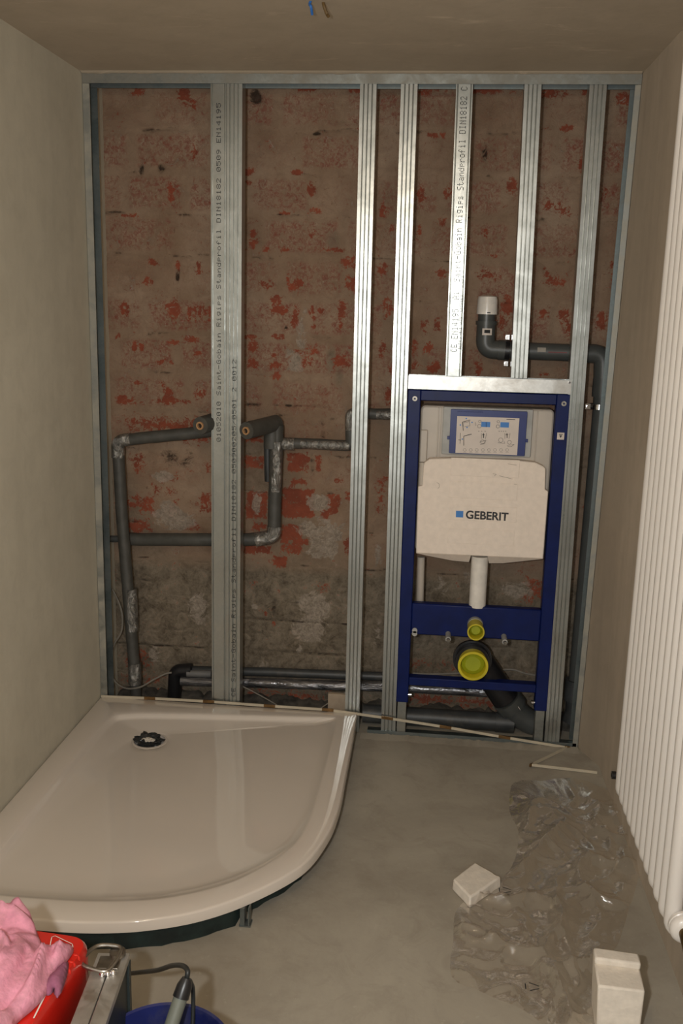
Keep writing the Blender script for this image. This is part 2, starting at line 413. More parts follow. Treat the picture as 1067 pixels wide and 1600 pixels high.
    # right bays
    for a in ((683, 212, 15, 4), (658, 305, 6, 13), (887, 201, 10, 4), (909, 255, 5, 14), (758, 364, 6, 7), (853, 425, 4, 10), (770, 400, 8, 2), (655, 360, 4, 10), (690, 345, 10, 5), (800, 530, 5, 12), (792, 480, 8, 20), (785, 500, 7, 14), (645, 540, 6, 11), (670, 541, 6, 7), (650, 572, 8, 6), (678, 575, 10, 9), (693, 590, 9, 4), (747, 577, 6, 12), (663, 510, 7, 9), (684, 508, 6, 9), (880, 495, 9, 12), (890, 510, 6, 14), (850, 490, 8, 6), (982, 275, 4, 14), (690, 425, 9, 7), (760, 430, 18, 9), (860, 320, 14, 8), (880, 330, 11, 10), (866, 440, 14, 9), (600, 330, 7, 9), (612, 355, 6, 7), (597, 420, 6, 8), (606, 480, 8, 14), (598, 550, 7, 14), (612, 575, 6, 12), (605, 620, 7, 12), (700, 300, 7, 9), (800, 290, 8, 12), (850, 585, 10, 3), (940, 500, 8, 14), (960, 420, 7, 12), (945, 300, 6, 10)): blob(R, *a, .85)
    # mid zone, bare bricks: left bay
    for a in ((195, 655, 330, 672), (197, 650, 222, 668), (205, 712, 222, 735), (256, 745, 277, 752), (200, 775, 240, 803), (265, 780, 276, 800), (315, 772, 330, 803), (195, 812, 235, 830), (240, 760, 270, 772), (290, 815, 310, 830), (320, 715, 332, 740), (175, 890, 180, 905), (285, 663, 325, 690)): rect(R, *a, 1.0)
    rect(J, 252, 705, 302, 728, 1.0, .02)
    # middle bay (between printed stud and tray stud)
    for a in ((380, 712, 412, 733), (447, 708, 483, 738), (492, 712, 502, 738), (384, 768, 418, 812), (437, 762, 492, 811), (510, 772, 530, 805), (437, 818, 474, 866), (395, 818, 418, 828), (538, 840, 550, 868), (500, 797, 515, 812), (455, 748, 480, 758), (520, 748, 535, 756), (380, 852, 425, 866), (425, 868, 450, 886), (465, 840, 485, 852), (540, 768, 548, 782), (383, 675, 410, 690)): rect(R, *a, 1, .007)
    for a in ((498, 785, 16, 12), (500, 825, 32, 14), (505, 850, 20, 20), (520, 835, 16, 12), (497, 865, 18, 8), (275, 810, 30, 18), (262, 790, 12, 9), (310, 950, 14, 24), (255, 745, 14, 8), (400, 790, 6, 14), (590, 870, 6, 16)): blob(G, *a)
    for a in ((490, 950, 20, 22), (487, 980, 24, 20), (497, 938, 12, 10), (467, 1013, 5, 9), (398, 947, 5, 4), (415, 1040, 12, 9, .6), (240, 1020, 8, 14), (480, 1055, 8, 5, .7), (590, 990, 6, 18, .7), (735, 905, 14, 12, .6), (690, 915, 12, 14, .5), (810, 920, 20, 12, .7)): blob(G, *a)
    for a in ((428, 950, 3, 14), (488, 725, 3, 13), (505, 660, 2, 5), (505, 680, 2, 5)): blob(J, *a, 1.4)
    for a in ((395, 633, 12, 1.6), (455, 634, 22, 1.8), (495, 636, 20, 1.6), (470, 1020, 90, 1.6), (430, 968, 80, 1.6), (210, 905, 60, 1.4), (250, 1008, 80, 1.8), (540, 975, 20, 1.6)): blob(J, *a, 1.2)
    # lower reds
    for a in ((195, 1010, 240, 1052), (172, 1055, 260, 1068), (205, 1008, 232, 1035), (380, 1078, 520, 1094), (640, 1085, 800, 1108), (640, 1030, 720, 1046), (590, 745, 600, 800), (820, 900, 860, 940), (185, 1075, 320, 1090)): rect(R, *a, .72)
    blob(R, 420, 955, 12, 8, .55); blob(R, 428, 972, 4, 7, .7); blob(R, 505, 920, 10, 8, .5); blob(R, 395, 910, 9, 8, .5)
    # tool marks near left edge and holes
    for k in range(9): blob(J, 160+random.uniform(-4, 4), 165+k*48, 3, 10, .9)
    for a in ((220, 265, 3, 6), (251, 263, 5, 5), (277, 432, 2.2, 9), (402, 155, 9, 6), (398, 148, 6, 7), (757, 240, 3, 13), (495, 209, 5, 2), (447, 512, 2.5, 2), (518, 510, 2.5, 2), (720, 340, 3, 3)): blob(J, *a, 1.5)
    # relief
    flat = [(float(a), float(b)) for a, b in zip(gx.ravel(), gz.ravel())]
    D = np.array([fbm(a*6, b*6)*.006+fbm(a*30, b*30, 3, 3)*.0018 for a, b in flat]).reshape(gx.shape)
    D -= .004*np.clip(J, 0, 1)+.003*R; D += .004*G
    D += np.where(gz < zc, .004, 0)+.0025*(h-.5)*inside
    D = np.clip(D, -.02, .014)
    V = np.stack([gx.ravel(), (YB-D).ravel(), gz.ravel()], 1)
    idx = np.arange(nx*nz).reshape(nz, nx)
    F = np.stack([idx[:-1, :-1].ravel(), idx[:-1, 1:].ravel(), idx[1:, 1:].ravel(), idx[1:, :-1].ravel()], 1)
    # close the back so that the wall is a solid
    nb = len(V); V = np.vstack([V, [(x0, YB+.12, z0), (x1, YB+.12, z0), (x1, YB+.12, z1), (x0, YB+.12, z1)]])
    faces = F.tolist()
    faces.append([nb+3, nb+2, nb+1, nb])
    faces.append([nb, nb+1]+idx[0, ::-1].tolist()); faces.append([nb+2, nb+3]+idx[-1, :].tolist())
    faces.append([nb+3, nb]+idx[:, 0].tolist()); faces.append([nb+1, nb+2]+idx[::-1, -1].tolist())
    me = bpy.data.meshes.new('wall_back'); me.from_pydata(V.tolist(), [], faces); me.update()
    ca = me.color_attributes.new('paint', 'FLOAT_COLOR', 'POINT')
    col = np.zeros((len(V), 4), np.float32)
    for i, a in enumerate((R, G, B, A)): col[:nb, i] = np.clip(a, 0, 1).ravel()
    ca.data.foreach_set('color', col.ravel())
    ja = me.attributes.new('joint', 'FLOAT', 'POINT'); jj = np.zeros(len(V), np.float32); jj[:nb] = J.ravel(); ja.data.foreach_set('value', jj)
    me.shade_smooth(); me.materials.append(M['brick'])
    o = bpy.data.objects.new('wall_back', me); C.objects.link(o); o['kind'] = 'structure'
brick_wall()

# lumpy mortar fillet along the foot of the brick wall
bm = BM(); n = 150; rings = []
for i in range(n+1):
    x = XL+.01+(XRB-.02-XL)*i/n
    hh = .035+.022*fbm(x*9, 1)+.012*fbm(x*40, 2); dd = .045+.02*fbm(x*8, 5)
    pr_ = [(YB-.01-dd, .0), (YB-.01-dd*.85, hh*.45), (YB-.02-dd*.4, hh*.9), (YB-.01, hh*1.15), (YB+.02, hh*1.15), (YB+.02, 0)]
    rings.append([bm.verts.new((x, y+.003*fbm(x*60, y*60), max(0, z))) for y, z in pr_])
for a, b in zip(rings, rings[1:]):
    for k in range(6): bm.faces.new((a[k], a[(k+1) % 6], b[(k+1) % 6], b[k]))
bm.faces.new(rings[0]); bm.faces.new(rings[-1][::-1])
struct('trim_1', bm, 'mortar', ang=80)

# uneven plaster seam along the corners of the frame: filler bead on ceiling edge
bm = BM(); n = 160; rings = []
for i in range(n+1):
    x = XL+.002+(XRT-XL-.006)*i/n; d = .006+.004*abs(fbm(x*14, 3))
    rings.append([bm.verts.new(p) for p in ((x, -.012-d, H), (x, -.010, H-d*.8), (x, -.003, H-d*.6), (x, -.003, H))])
for a, b in zip(rings, rings[1:]):
    for k in range(4): bm.faces.new((a[k], a[(k+1) % 4], b[(k+1) % 4], b[k]))
bm.faces.new(rings[0]); bm.faces.new(rings[-1][::-1]); struct('trim_2', bm, 'ceil', ang=60)

# ------------------------------------------------------------------ metal studs and tracks
T_ = .0009
def profile(name, pts, z0, z1, mat, bottom, top, **kw):
    """extrude an open sheet profile (x,y) of thickness T_ from bottom (x,z) to top (x,z)"""
    bm = BM(); n = len(pts)
    P = [Vector((p[0], p[1], 0)) for p in pts]; off = []
    for i in range(n):
        a = P[max(0, i-1)]; b = P[min(n-1, i+1)]; t = (b-a).normalized(); off.append(P[i]+Vector((-t.y, t.x, 0))*T_)
    loop = P+off[::-1]
    L = [(p.x+bottom, p.y, z0) for p in loop]; U = [(p.x+top, p.y, z1) for p in loop]
    a = [bm.verts.new(p) for p in L]; b = [bm.verts.new(p) for p in U]; m = len(a)
    for i in range(m): bm.faces.new((a[i], a[(i+1) % m], b[(i+1) % m], b[i]))
    for q, rev in ((a, True), (b, False)):
        for i in range(n-1):
            f = (q[i], q[i+1], q[m-2-i], q[m-1-i]); bm.faces.new(f[::-1] if rev else f)
    return bm
def stud_pts(w=.047, d=.048, printed=False, flip=1):
    h = w/2
    if printed: g = [-.0185, .0185]; gw = .0022
    else: g = [-.0122, -.0002, .0118]; gw = .0021
    pts = [(-h+.006, d-.001), (-h, d), (-h, .0)]
    for c in g: pts += [(c-gw, 0), (c, .0023), (c+gw, 0)]
    pts += [(h, 0), (h, d), (h-.006, d-.001)]
    return [(x*flip, y) for x, y in (pts if flip > 0 else pts[::-1])]
DOTF = {}
def _f(s):
    for line in s.strip().split('\n'):
        ch, *r = line.split(' '); DOTF[ch] = [int(x, 16) for x in r]
_f('''C 0E 11 10 10 10 11 0E
E 1F 10 10 1E 10 10 1F
N 11 19 15 13 11 11 11
A 0E 11 11 1F 11 11 11
S 0F 10 10 0E 01 01 1E
G 0E 11 10 17 11 11 0F
R 1E 11 11 1E 14 12 11
D 1E 11 11 11 11 11 1E
I 0E 04 04 04 04 04 0E
a 00 00 0E 01 0F 11 0F
i 04 00 0C 04 04 04 0E
n 00 00 16 19 11 11 11
t 08 08 1C 08 08 09 06
o 00 00 0E 11 11 11 0E
b 10 10 16 19 11 11 1E
g 00 0F 11 11 0F 01 0E
p 00 00 1E 11 1E 10 10
s 00 00 0E 10 0E 01 1E
d 01 01 0D 13 11 11 0F
r 00 00 16 19 10 10 10
f 06 09 08 1C 08 08 08
l 0C 04 04 04 04 04 0E
0 0E 11 13 15 19 11 0E
1 04 0C 04 04 04 04 0E
2 0E 11 01 02 04 08 1F
4 02 06 0A 12 1F 02 02
5 1F 10 1E 01 01 11 0E
8 0E 11 11 0E 11 11 0E
9 0E 11 11 0F 01 02 0C
/ 00 01 02 04 08 10 00
- 00 00 00 1F 00 00 00''')
def dot_text(txt, z0, z1, cb, ct, zb, zt, hgt=.022, xo=0):
    """dot matrix print reading upwards on a stud face between z0 and z1"""
    bm = BM(); adv = (z1-z0)/len(txt); dz = adv/6.4; dx = hgt/7; r = min(dz, dx)*.5
    for i, ch in enumerate(txt):
        if ch == ' ': continue
        for ry, bits in enumerate(DOTF[ch]):
            for cx_ in range(5):
                if bits >> (4-cx_) & 1:
                    z = z0+i*adv+(cx_+.5)*dz; x = cb+(ct-cb)*(z-zb)/(zt-zb)+xo-hgt/2+(ry+.5)*dx
                    v = [bm.verts.new(p) for p in ((x-r, -.0012, z-r), (x+r, -.0012, z-r), (x+r, -.0012, z+r), (x-r, -.0012, z+r))]
                    bm.faces.new(v)
    return bm
def stud(top, bot, z0, label, printed=False, text=None, flip=1, d=.048):
    a = at(top[0], top[1], 0); b = at(bot[0], bot[1], 0)
    def xa(z): return b.x+(a.x-b.x)*(z-b.z)/(a.z-b.z)
    zt = H-.004; xb, xt = xa(z0), xa(zt)
    t = thing('metal_stud', label, 'stud', (xb, 0, z0), 'metal wall studs')
    bm = profile('s', stud_pts(printed=printed, flip=flip, d=d), z0, zt, 'galv', xb, xt)
    obj('stud_profile', bm, 'galv' if not printed else 'galv', t, ang=25)
    if text:
        for (s, q0, q1, hgt, xo) in text:
            za = at(bot[0], q0, 0).z; zb_ = at(bot[0], q1, 0).z; adv = (zb_-za)/len(s); i0 = 0
            for wd in s.split(' '):
                if wd:
                    obj('printed_word', dot_text(wd, za+i0*adv, za+(i0+len(wd))*adv, xb, xt, z0, zt, hgt, xo), 'ink_grey', t, smooth=False)
                i0 += len(wd)+1
    return t
LEG = 'Saint-Gobain Rigips Standprofil DIN18182'
stud((341.5, 133), (342, 1093), .004, 'printed metal stud behind the tray, left one of the doubled pair', True,
     [('01052010 '+LEG+' 0509 EN14195 ', 690, 150, .0135, 0)], flip=1)
stud((366, 133), (363.5, 1096), .004, 'metal stud right against the printed stud, right one of the doubled pair', False,
     [('CE '+LEG+' 050900205/0501 2 0012', 1088, 560, .0135, .002)], flip=1)
stud((575.5, 131), (550, 1113), .004, 'tall metal stud standing behind the right corner of the shower tray')
stud((639.5, 131), (606, 1150), .004, 'full height metal stud along the left side of the blue toilet frame')
stud((726, 130), (708, 588), 1.172, 'short metal stud above the blue frame with CE lettering', True,
     [('CE EN14195  A1  Saint-Gobain Rigips Standprofil DIN18182 C', 550, 134, .019, -.001), ('EN14195 0501 2012', 545, 420, .009, .0155)])
stud((833, 130), (810.5, 592), 1.172, 'short ribbed metal stud right of the white vent cap, above the blue frame')
stud((935, 130), (861.5, 1163), .004, 'full height metal stud along the right side of the blue toilet frame')

# perimeter tracks
def sheetbox(bm, pts, a0, a1, axis):
    return
def track(name, label, horiz, mat, **k):
    t = thing(name, label, 'track', k['loc'], 'metal perimeter tracks'); return t
# top track (U open downwards): web on the ceiling, two flanges
t = thing('metal_track', 'galvanised track screwed along the ceiling above the brick wall', 'track', ((XL+XRT)/2, 0, H), 'metal perimeter tracks')
bm = BM(); zf = .031
box(bm, (XL+.002, -.0036, H-zf), (XRT-.002, -.0022, H-.001)); obj('front_flange', bm, 'galv_dusty', t, smooth=False)
bm = BM(); box(bm, (XL+.002, -.0022, H-.0025), (XRT-.002, .052, H-.001)); obj('web', bm, 'galv_dark', t, smooth=False)
bm = BM(); box(bm, (XL+.002, .050, H-zf-.002), (XRT-.002, .0515, H-.0026)); obj('rear_flange', bm, 'galv_dark', t, smooth=False)
# side tracks
def side_track(label, xb, xt, s, zbot, w=.024, ww=0):
    t = thing('metal_track', label, 'track', (xb, 0, zbot), 'metal perimeter tracks')
    zt = H-zf-.001
    xtt = xb+(xt-xb)*(zt-zbot)/(H-zbot)
    def slab(o0, o1, y0, y1):
        b_ = BM(); hexa(b_, [(xb+s*o0, y0, zbot), (xb+s*o1, y0, zbot), (xb+s*o1, y1, zbot), (xb+s*o0, y1, zbot)],
                        [(xtt+s*o0, y0, zt), (xtt+s*o1, y0, zt), (xtt+s*o1, y1, zt), (xtt+s*o0, y1, zt)]); return b_
    obj('front_flange', slab(.0, w, -.0036, -.0022), 'galv_filler', t, smooth=False)
    obj('web', slab(.0, .0015, -.0022, .051), 'galv_dark', t, smooth=False)
    obj('rear_flange', slab(.0016, w+.004, .050, .0515), 'galv_dark', t, smooth=False)
side_track('galvanised track with a filler-smeared edge running up the left wall corner', XL+.002, XL+.002, 1, .004, .021)
side_track('galvanised track running up the right wall corner behind the drain pipe', XRB-.002, XRT-.002, -1, .004, .016)
# floor track
t = thing('metal_track', 'dark galvanised floor track between the shower tray and the right corner', 'track', (.35, 0, .001), 'metal perimeter tracks')
bm = BM(); box(bm, (.02, -.0036, .001), (XRB-.006, -.0022, .016)); obj('front_flange', bm, 'galv_dark', t, smooth=False)
bm = BM(); box(bm, (.02, -.0022, .0005), (XRB-.006, .052, .0018)); obj('web', bm, 'galv_dark', t, smooth=False)
# wavy screed edge patches that lap onto the floor track
bm = BM(); n = 120; rings = []
for i in range(n+1):
    x = .0+(.70)*i/n; h_ = .004+.005*abs(fbm(x*30, 9)); w_ = .03+.012*fbm(x*11, 4)
    rings.append([bm.verts.new(p) for p in ((x, -.0045, 0), (x, -.0045, h_), (x, -.016, h_*.8), (x, -.012-w_, 0))])
for a, b in zip(rings, rings[1:]):
    for k in range(4): bm.faces.new((a[k], a[(k+1) % 4], b[(k+1) % 4], b[k]))
bm.faces.new(rings[0]); bm.faces.new(rings[-1][::-1]); struct('trim_3', bm, 'floor', ang=80)

# horizontal track lying on the toilet frame
a = at(638, 589, 0); b = at(891, 617, 0)
t = thing('metal_channel', 'short horizontal metal channel lying on top of the blue toilet frame', 'channel', ((a.x+b.x)/2, 0, 1.133))
x0c, x1c, zc0, zc1 = a.x, b.x, 1.131, 1.170
bm = BM(); box(bm, (x0c, -.0045, zc0), (x1c, -.0030, zc1)); obj('front_flange', bm, galv('worn channel steel', (.60, .59, .56), .33, .1, .35, (.30, .25, .19)), t, smooth=False)
bm = BM(); box(bm, (x0c, -.0030, zc0-.0012), (x1c, .0505, zc0)); obj('web', bm, 'galv', t, smooth=False)
bm = BM(); box(bm, (x0c, .0505, zc0), (x1c, .052, zc1)); obj('rear_flange', bm, 'galv', t, smooth=False)
bm = BM(); tube(bm, [(x1c-.006, -.0075, zc1-.006), (x1c-.006, -.0045, zc1-.006)], .0035, 12); obj('screw', bm, 'zinc', t)

# ------------------------------------------------------------------ blue toilet installation frame
def r2(px0, py0, px1, py1, Y=0):
    a = at(px0, py0, Y); b = at(px1, py1, Y); return a.x, b.z, b.x, a.z      # x0,z0,x1,z1
wc = thing('toilet_installation_frame', 'blue steel toilet frame with white cistern and yellow pipe caps', 'toilet frame', (.353, 0, 0))
XF0, XF1, RW = .1115, .5935, .039
ZB = .118; ZT = 1.128
for x in (XF0, XF1-RW):
    bm = BM(); box(bm, (x, -.0015, ZB), (x+RW, .040, ZT)); r_ = obj('side_rail', bm, 'blue', wc, bevel=.0025)
    bm = BM(); ring_at(bm, (x+RW/2+.002, -.003, ZT-.027), (0, 1, 0), .003, .0075, .003); obj('bolt', bm, 'steel', r_)
    bm = BM(); box(bm, (x+.005, .004, .006), (x+RW-.005, .036, ZB+.02)); f_ = obj('foot', bm, 'galv_dusty', wc, bevel=.0015); f_['label'] = 'galvanised extending foot'
    s = 1 if x < .3 else -1
    xx = x+RW if s > 0 else x
    bm = BM(); tube(bm, [(xx-s*.002, .015, ZB+.022), (xx+s*.010, .015, ZB+.022)], .007, 12); obj('clamp_screw', bm, 'zinc', wc)
bm = BM(); box(bm, (XF0+RW, -.0010, ZT-.032), (XF1-RW, .036, ZT-.001)); obj('top_rail', bm, 'blue', wc, bevel=.002)
bm = BM(); box(bm, (XF0+RW, -.0010, .352), (XF1-RW, .030, .455)); cb = obj('crossbar', bm, 'blue', wc, bevel=.004)
bm = BM(); tube(bm, [(XF0+RW+.012, -.006, .366), (XF0+RW+.012, .0, .366)], .0085, 16)
tube(bm, [(XF0+RW+.012, -.006, .356), (XF0+RW+.012, .0, .356)], .0085, 16); obj('plug', bm, 'plastic_g', cb)
bm = BM(); box(bm, (XF0+RW, .001, .178), (XF1-RW, .035, .205)); obj('lower_bar', bm, 'blue', wc, bevel=.002)
bm = BM(); sx = XF1-RW/2-.001; box(bm, (sx-.010, -.0025, .993), (sx+.011, -.0014, 1.014)); st_ = obj('sticker', bm, 'paper', wc, smooth=False)
bm = BM(); prism_y(bm, [(sx-.004, 1.006), (sx+.005, 1.006), (sx+.0005, .998)], -.0032, -.0026); box(bm, (sx-.005, -.0032, 1.008), (sx+.006, -.0026, 1.010)); obj('printed_symbol', bm, 'ink', st_, smooth=False)
# cistern
def rrect(x0, z0, x1, z1, r, n=6):
    out = []
    for cx, cz, a0 in ((x1-r, z1-r, 0), (x0+r, z1-r, PI/2), (x0+r, z0+r, PI), (x1-r, z0+r, 1.5*PI)):
        for k in range(n+1):
            a = a0+PI/2*k/n; out.append((cx+r*math.cos(a), cz+r*math.sin(a)))
    return out
x0, z0, x1, z1 = XF0+RW+.002, .90, XF1-RW-.001, 1.079
bm = BM(); prism_y(bm, rrect(x0, .62, x1, z1, .014), .022, .105); ci = obj('cistern', bm, 'plastic_w', wc, bevel=.006)
# ribs on the cistern face
for xr in (x0+.052, x0+.060, x1-.052):
    bm = BM(); box(bm, (xr, .018, .912), (xr+.0035, .0235, z1-.006)); obj('rib', bm, 'plastic_w', ci, bevel=.001)
bm = BM(); box(bm, (x0+.002, .012, .905), (x0+.024, .0225, 1.005)); obj('rib', bm, 'plastic_w', ci, bevel=.003)
bm = BM(); tube(bm, [(x0+.013, .012, .83), (x0+.013, .012, .905)], .012, 16); obj('spigot', bm, 'plastic_w', ci)
# access opening plate
def Q(cx, cy, Y=-.0):      # crop pixel of the cistern close-up -> x,z on frame plane
    p = at(640+cx/4.446, 620+cy/4.446, Y); return p.x, p.z
gx0, gz1 = Q(235, 70); gx1, gz0 = Q(840, 425)
bm = BM(); prism_y(bm, rrect(gx0, gz0, gx1, gz1, .004), .008, .024); pl = obj('access_surround', bm, 'plastic_g', wc, bevel=.002)
bx0, bz1 = Q(287, 85); bx1, bz0 = Q(798, 412)
bm = BM(); prism_y(bm, rrect(bx0, bz0, bx1, bz1, .003), -.002, .008)
for xx in (bx0-.007, bx1-.001): box(bm, (xx, -.001, bz0+.042), (xx+.008, .006, bz0+.052))
for k in range(15): box(bm, (bx0+.020+k*.0052, -.0032, bz1-.008), (bx0+.0225+k*.0052, -.0018, bz1-.004))
cov = obj('access_cover', bm, simple('blue plastic cover', (.010, .025, .17), .35), wc, bevel=.0012)
cov['label'] = 'blue cover with instruction sheet'
px0, pz1 = Q(330, 133); px1, pz0 = Q(745, 405)
bm = BM(); box(bm, (px0, -.0032, pz0), (px1, -.0022, pz1)); sh = obj('instruction_sheet', bm, 'paper', cov, smooth=False)
def line(bm, pts, w=.0009, y=-.0036):
    P = [Q(*p) for p in pts]
    for (ax, az), (bx, bz) in zip(P, P[1:]):
        d = Vector((bx-ax, bz-az)); n = Vector((-d.y, d.x)).normalized()*w/2
        v = [bm.verts.new((x, y, z)) for x, z in ((ax+n.x, az+n.y), (bx+n.x, bz+n.y), (bx-n.x, bz-n.y), (ax-n.x, az-n.y))]
        bm.faces.new(v)
def circ(c, r, n=10): return [(c[0]+r*math.cos(2*PI*k/n), c[1]+r*math.sin(2*PI*k/n)) for k in range(n+1)]
icons = [[([(372, 235), (366, 175), (420, 160)], .0016), ([(372, 205), (375, 180), (415, 170), (418, 200), (380, 208)], .0009)],
 [([(352, 250), (350, 325)], .0012), ([(376, 338), (376, 272), (430, 258)], .0018), ([(338, 298), (356, 300)], .0014)],
 [([(455, 175), (460, 200)], .0009), (circ((487, 170), 9), .0009), (circ((484, 203), 13), .0009)], [(circ((615, 172), 9), .0009), (circ((612, 205), 12), .0009)],
 [(circ((505, 312), 14), .0009), ([(485, 315), (530, 300), (520, 325), (490, 330)], .0009)],
 [(circ((632, 300), 16), .0009), ([(612, 318), (660, 322), (655, 308)], .0009)], [(circ((692, 315), 14), .0009), ([(675, 338), (725, 330), (705, 345), (678, 345)], .0009)],
 [([(672, 156), (733, 158)], .0016)]]
for cx in (512, 675): icons.append([([(cx-14, 252), (cx-14, 290)], .0009), ([(cx+22, 252), (cx+14, 290)], .0009), ([(cx, 252), (cx+1, 270), (cx+1, 285)], .0022), ([(cx-8, 262), (cx+8, 262)], .0018)])
for q in ((476, 496, 520), (617, 632, 647, 662)): icons.append([([(xx, 238), (xx+8, 239)], .0013) for xx in q])
for k in range(8):
    xx = 382+k*42; icons.append([(circ((xx, 368), 11, 6), .0006), ([(xx-10, 385), (xx+12, 386)], .0006)])
for ic in icons:
    bm = BM()
    for pts, w in ic: line(bm, pts, w)
    obj('printed_drawing', bm, 'ink_grey', sh, smooth=False)
for a in ((498, 172, 558, 210), (630, 175, 688, 213)):
    (ax, az), (bx, bz) = Q(a[0], a[1]), Q(a[2], a[3]); bm = BM(); box(bm, (ax, -.0040, bz), (bx, -.0033, az)); obj('blue_panel', bm, 'cyan', sh, smooth=False)
for c_ in ((352, 195), (433, 177), (398, 212), (365, 293), (393, 150)):
    x, z = Q(*c_); bm = BM(); prism_y(bm, [(x-.0028, z), (x, z-.0024), (x+.0028, z), (x, z+.0024)], -.0038, -.0033); obj('blue_arrow', bm, 'cyan', sh, smooth=False)
bm = BM(); line(bm, [(531, 175), (531, 210)], .0014, -.0042); obj('printed_drawing', bm, 'ink_grey', sh, smooth=False)
# polystyrene cover
out = [(97, 470), (104, 452), (140, 428), (285, 424), (755, 440), (870, 452), (925, 478), (943, 495), (938, 640), (960, 652), (925, 1120), (45, 1080), (60, 618), (90, 612)]
P2 = [Q(*p) for p in out]
bm = BM(); prism_y(bm, P2, -.012, .030)
sc_ = obj('insulation_cover', bm, 'styro', wc, bevel=.003)
bm = BM()                      # chamfered lower lip, split round the flush pipe
for poly in (((45, 1080), (425, 1097), (412, 1155), (300, 1145), (130, 1112)), ((540, 1102), (925, 1120), (880, 1135), (650, 1163), (552, 1163))):
    P3 = [Q(*p) for p in poly]
    lo = [(x, -.011 if i < 2 else .012, z) for i, (x, z) in enumerate(P3)]
    hexa(bm, lo, [(x, .030, z) for x, z in P3])
obj('lower_lip', bm, 'styro', sc_, ang=20)
bm = BM()
a, b = Q(288, 424), Q(755, 560); box(bm, (a[0], -.0140, b[1]), (b[0], -.012, a[1]+.003)); 
for p, q in (((278, 580), (742, 715)), ((278, 745), (738, 868)), ((268, 905), (720, 1030))):
    a, b = Q(*p), Q(*q); box(bm, (a[0], -.0137, b[1]), (b[0], -.012, a[1]))
obj('raised_panel', bm, 'styro', sc_, bevel=.0008)
a, b = Q(322, 785), Q(370, 832)
bm = BM(); box(bm, (a[0], -.0144, b[1]), (b[0], -.0136, a[1])); obj('logo_square', bm, 'cyan', sc_, smooth=False)
def text_mesh(txt, p0, p1, y, bold=0.0, rot=0):
    cu = bpy.data.curves.new('t', 'FONT'); cu.body = txt; cu.offset = bold; cu.extrude = 0; cu.space_character = 1.0
    o = bpy.data.objects.new('t', cu); C.objects.link(o)
    dg = bpy.context.evaluated_depsgraph_get(); me = bpy.data.meshes.new_from_object(o.evaluated_get(dg))
    bpy.data.objects.remove(o); bm = BM(); bm.from_mesh(me); bpy.data.meshes.remove(me)
    xs = [v.co.x for v in bm.verts]; ys = [v.co.y for v in bm.verts]
    ax, bx, ay, by = min(xs), max(xs), min(ys), max(ys)
    for v in bm.verts:
        u = (v.co.x-ax)/(bx-ax); w = (v.co.y-ay)/(by-ay)
        v.co = Vector((p0[0]+(p1[0]-p0[0])*u, y, p0[1]+(p1[1]-p0[1])*w + rot*u))
    return bm
a, b = Q(388, 840), Q(686, 795)
obj('logo_lettering', text_mesh('GEBERIT', a, b, -.0144, .028, -.0015), 'ink', sc_, smooth=False)
sm = simple('grey scuff', (.42, .36, .30), .8)
for pts, y_ in (([(680, 460), (740, 470)], -.0145), ([(620, 543), (712, 566)], -.0145), ([(575, 530), (600, 533), (585, 545)], -.0145), ([(722, 600), (742, 603)], -.0145), ([(188, 590), (205, 600), (206, 622), (195, 632)], -.0125)):
    bm = BM(); line(bm, pts, .0012, y_); obj('scuff_mark', bm, sm, sc_, smooth=False)
# flush pipe and caps
bm = BM(); xq = at(748, 900, .02).x; tube(bm, [(xq, .020, .45), (xq, .020, .615)], .0265, 28); obj('flush_pipe', bm, 'plastic_white', wc)
bm = BM(); tube(bm, [at(656, 940, .06), at(658, 870, .06)], .012, 16); obj('water_inlet_pipe', bm, 'plastic_w', wc)
def cap(name, c, r, y0, y1, lab):
    bm = BM(); x, z = c
    ring_prof = [(r*.93, y0), (r*.93, y1+.012), (r, y1+.010), (r, y1), (r*.84, y1), (r*.80, y1+.004), (r*.78, y1+.030)]
    rings = [[bm.verts.new((x+q*math.cos(2*PI*k/36), y, z+q*math.sin(2*PI*k/36))) for k in range(36)] for q, y in ring_prof]
    for p, q in zip(rings, rings[1:]):
        for k in range(36): bm.faces.new((p[k], p[(k+1) % 36], q[(k+1) % 36], q[k]))
    bm.faces.new(rings[0]); o = obj(name, bm, 'yellow', wc); o['label'] = lab
    bm = BM(); v = [bm.verts.new((x+r*.77*math.cos(2*PI*k/36), y1+.028, z+r*.77*math.sin(2*PI*k/36))) for k in range(36)]
    w = [bm.verts.new((x+r*.5*math.cos(2*PI*k/36), y1+.018, z+r*.5*math.sin(2*PI*k/36))) for k in range(36)]
    for k in range(36): bm.faces.new((v[k], v[(k+1) % 36], w[(k+1) % 36], w[k]))
    bm.faces.new(w); obj('cap_bottom', bm, 'yellow_in', o)
p = at(743.5, 988, -.075); cap('pipe_cap', (p.x, p.z), .0265, -.012, -.075, 'small yellow cap'); PX = p
bm = BM(); tube(bm, [(PX.x, .03, PX.z+.002), (PX.x, -.02, PX.z+.002)], .0245, 28); obj('flush_pipe_socket', bm, 'plastic_g', wc)
p = at(739, 1041, -.055); cap('pipe_cap', (p.x, p.z), .0475, -.005, -.055, 'large yellow cap')
bm = BM()
Zc = p.z; Xc = p.x
pth = bend([(Xc, -.010, Zc), (Xc, .045, Zc), Vector((Xc, .055, Zc))+Vector((.030, .01, -.03)), at(790, 1092, .075)], .035, 8)
tube(bm, pth, .045, 32); ring_at(bm, (Xc, -.008, Zc), (0, 1, 0), .044, .054, .020)
ring_at(bm, (Xc, .012, Zc+.0), (0, 1, 0), .044, .062, .012)
o = obj('drain_bend', bm, 'black', wc, ang=50); o['label'] = 'black plastic drain bend'
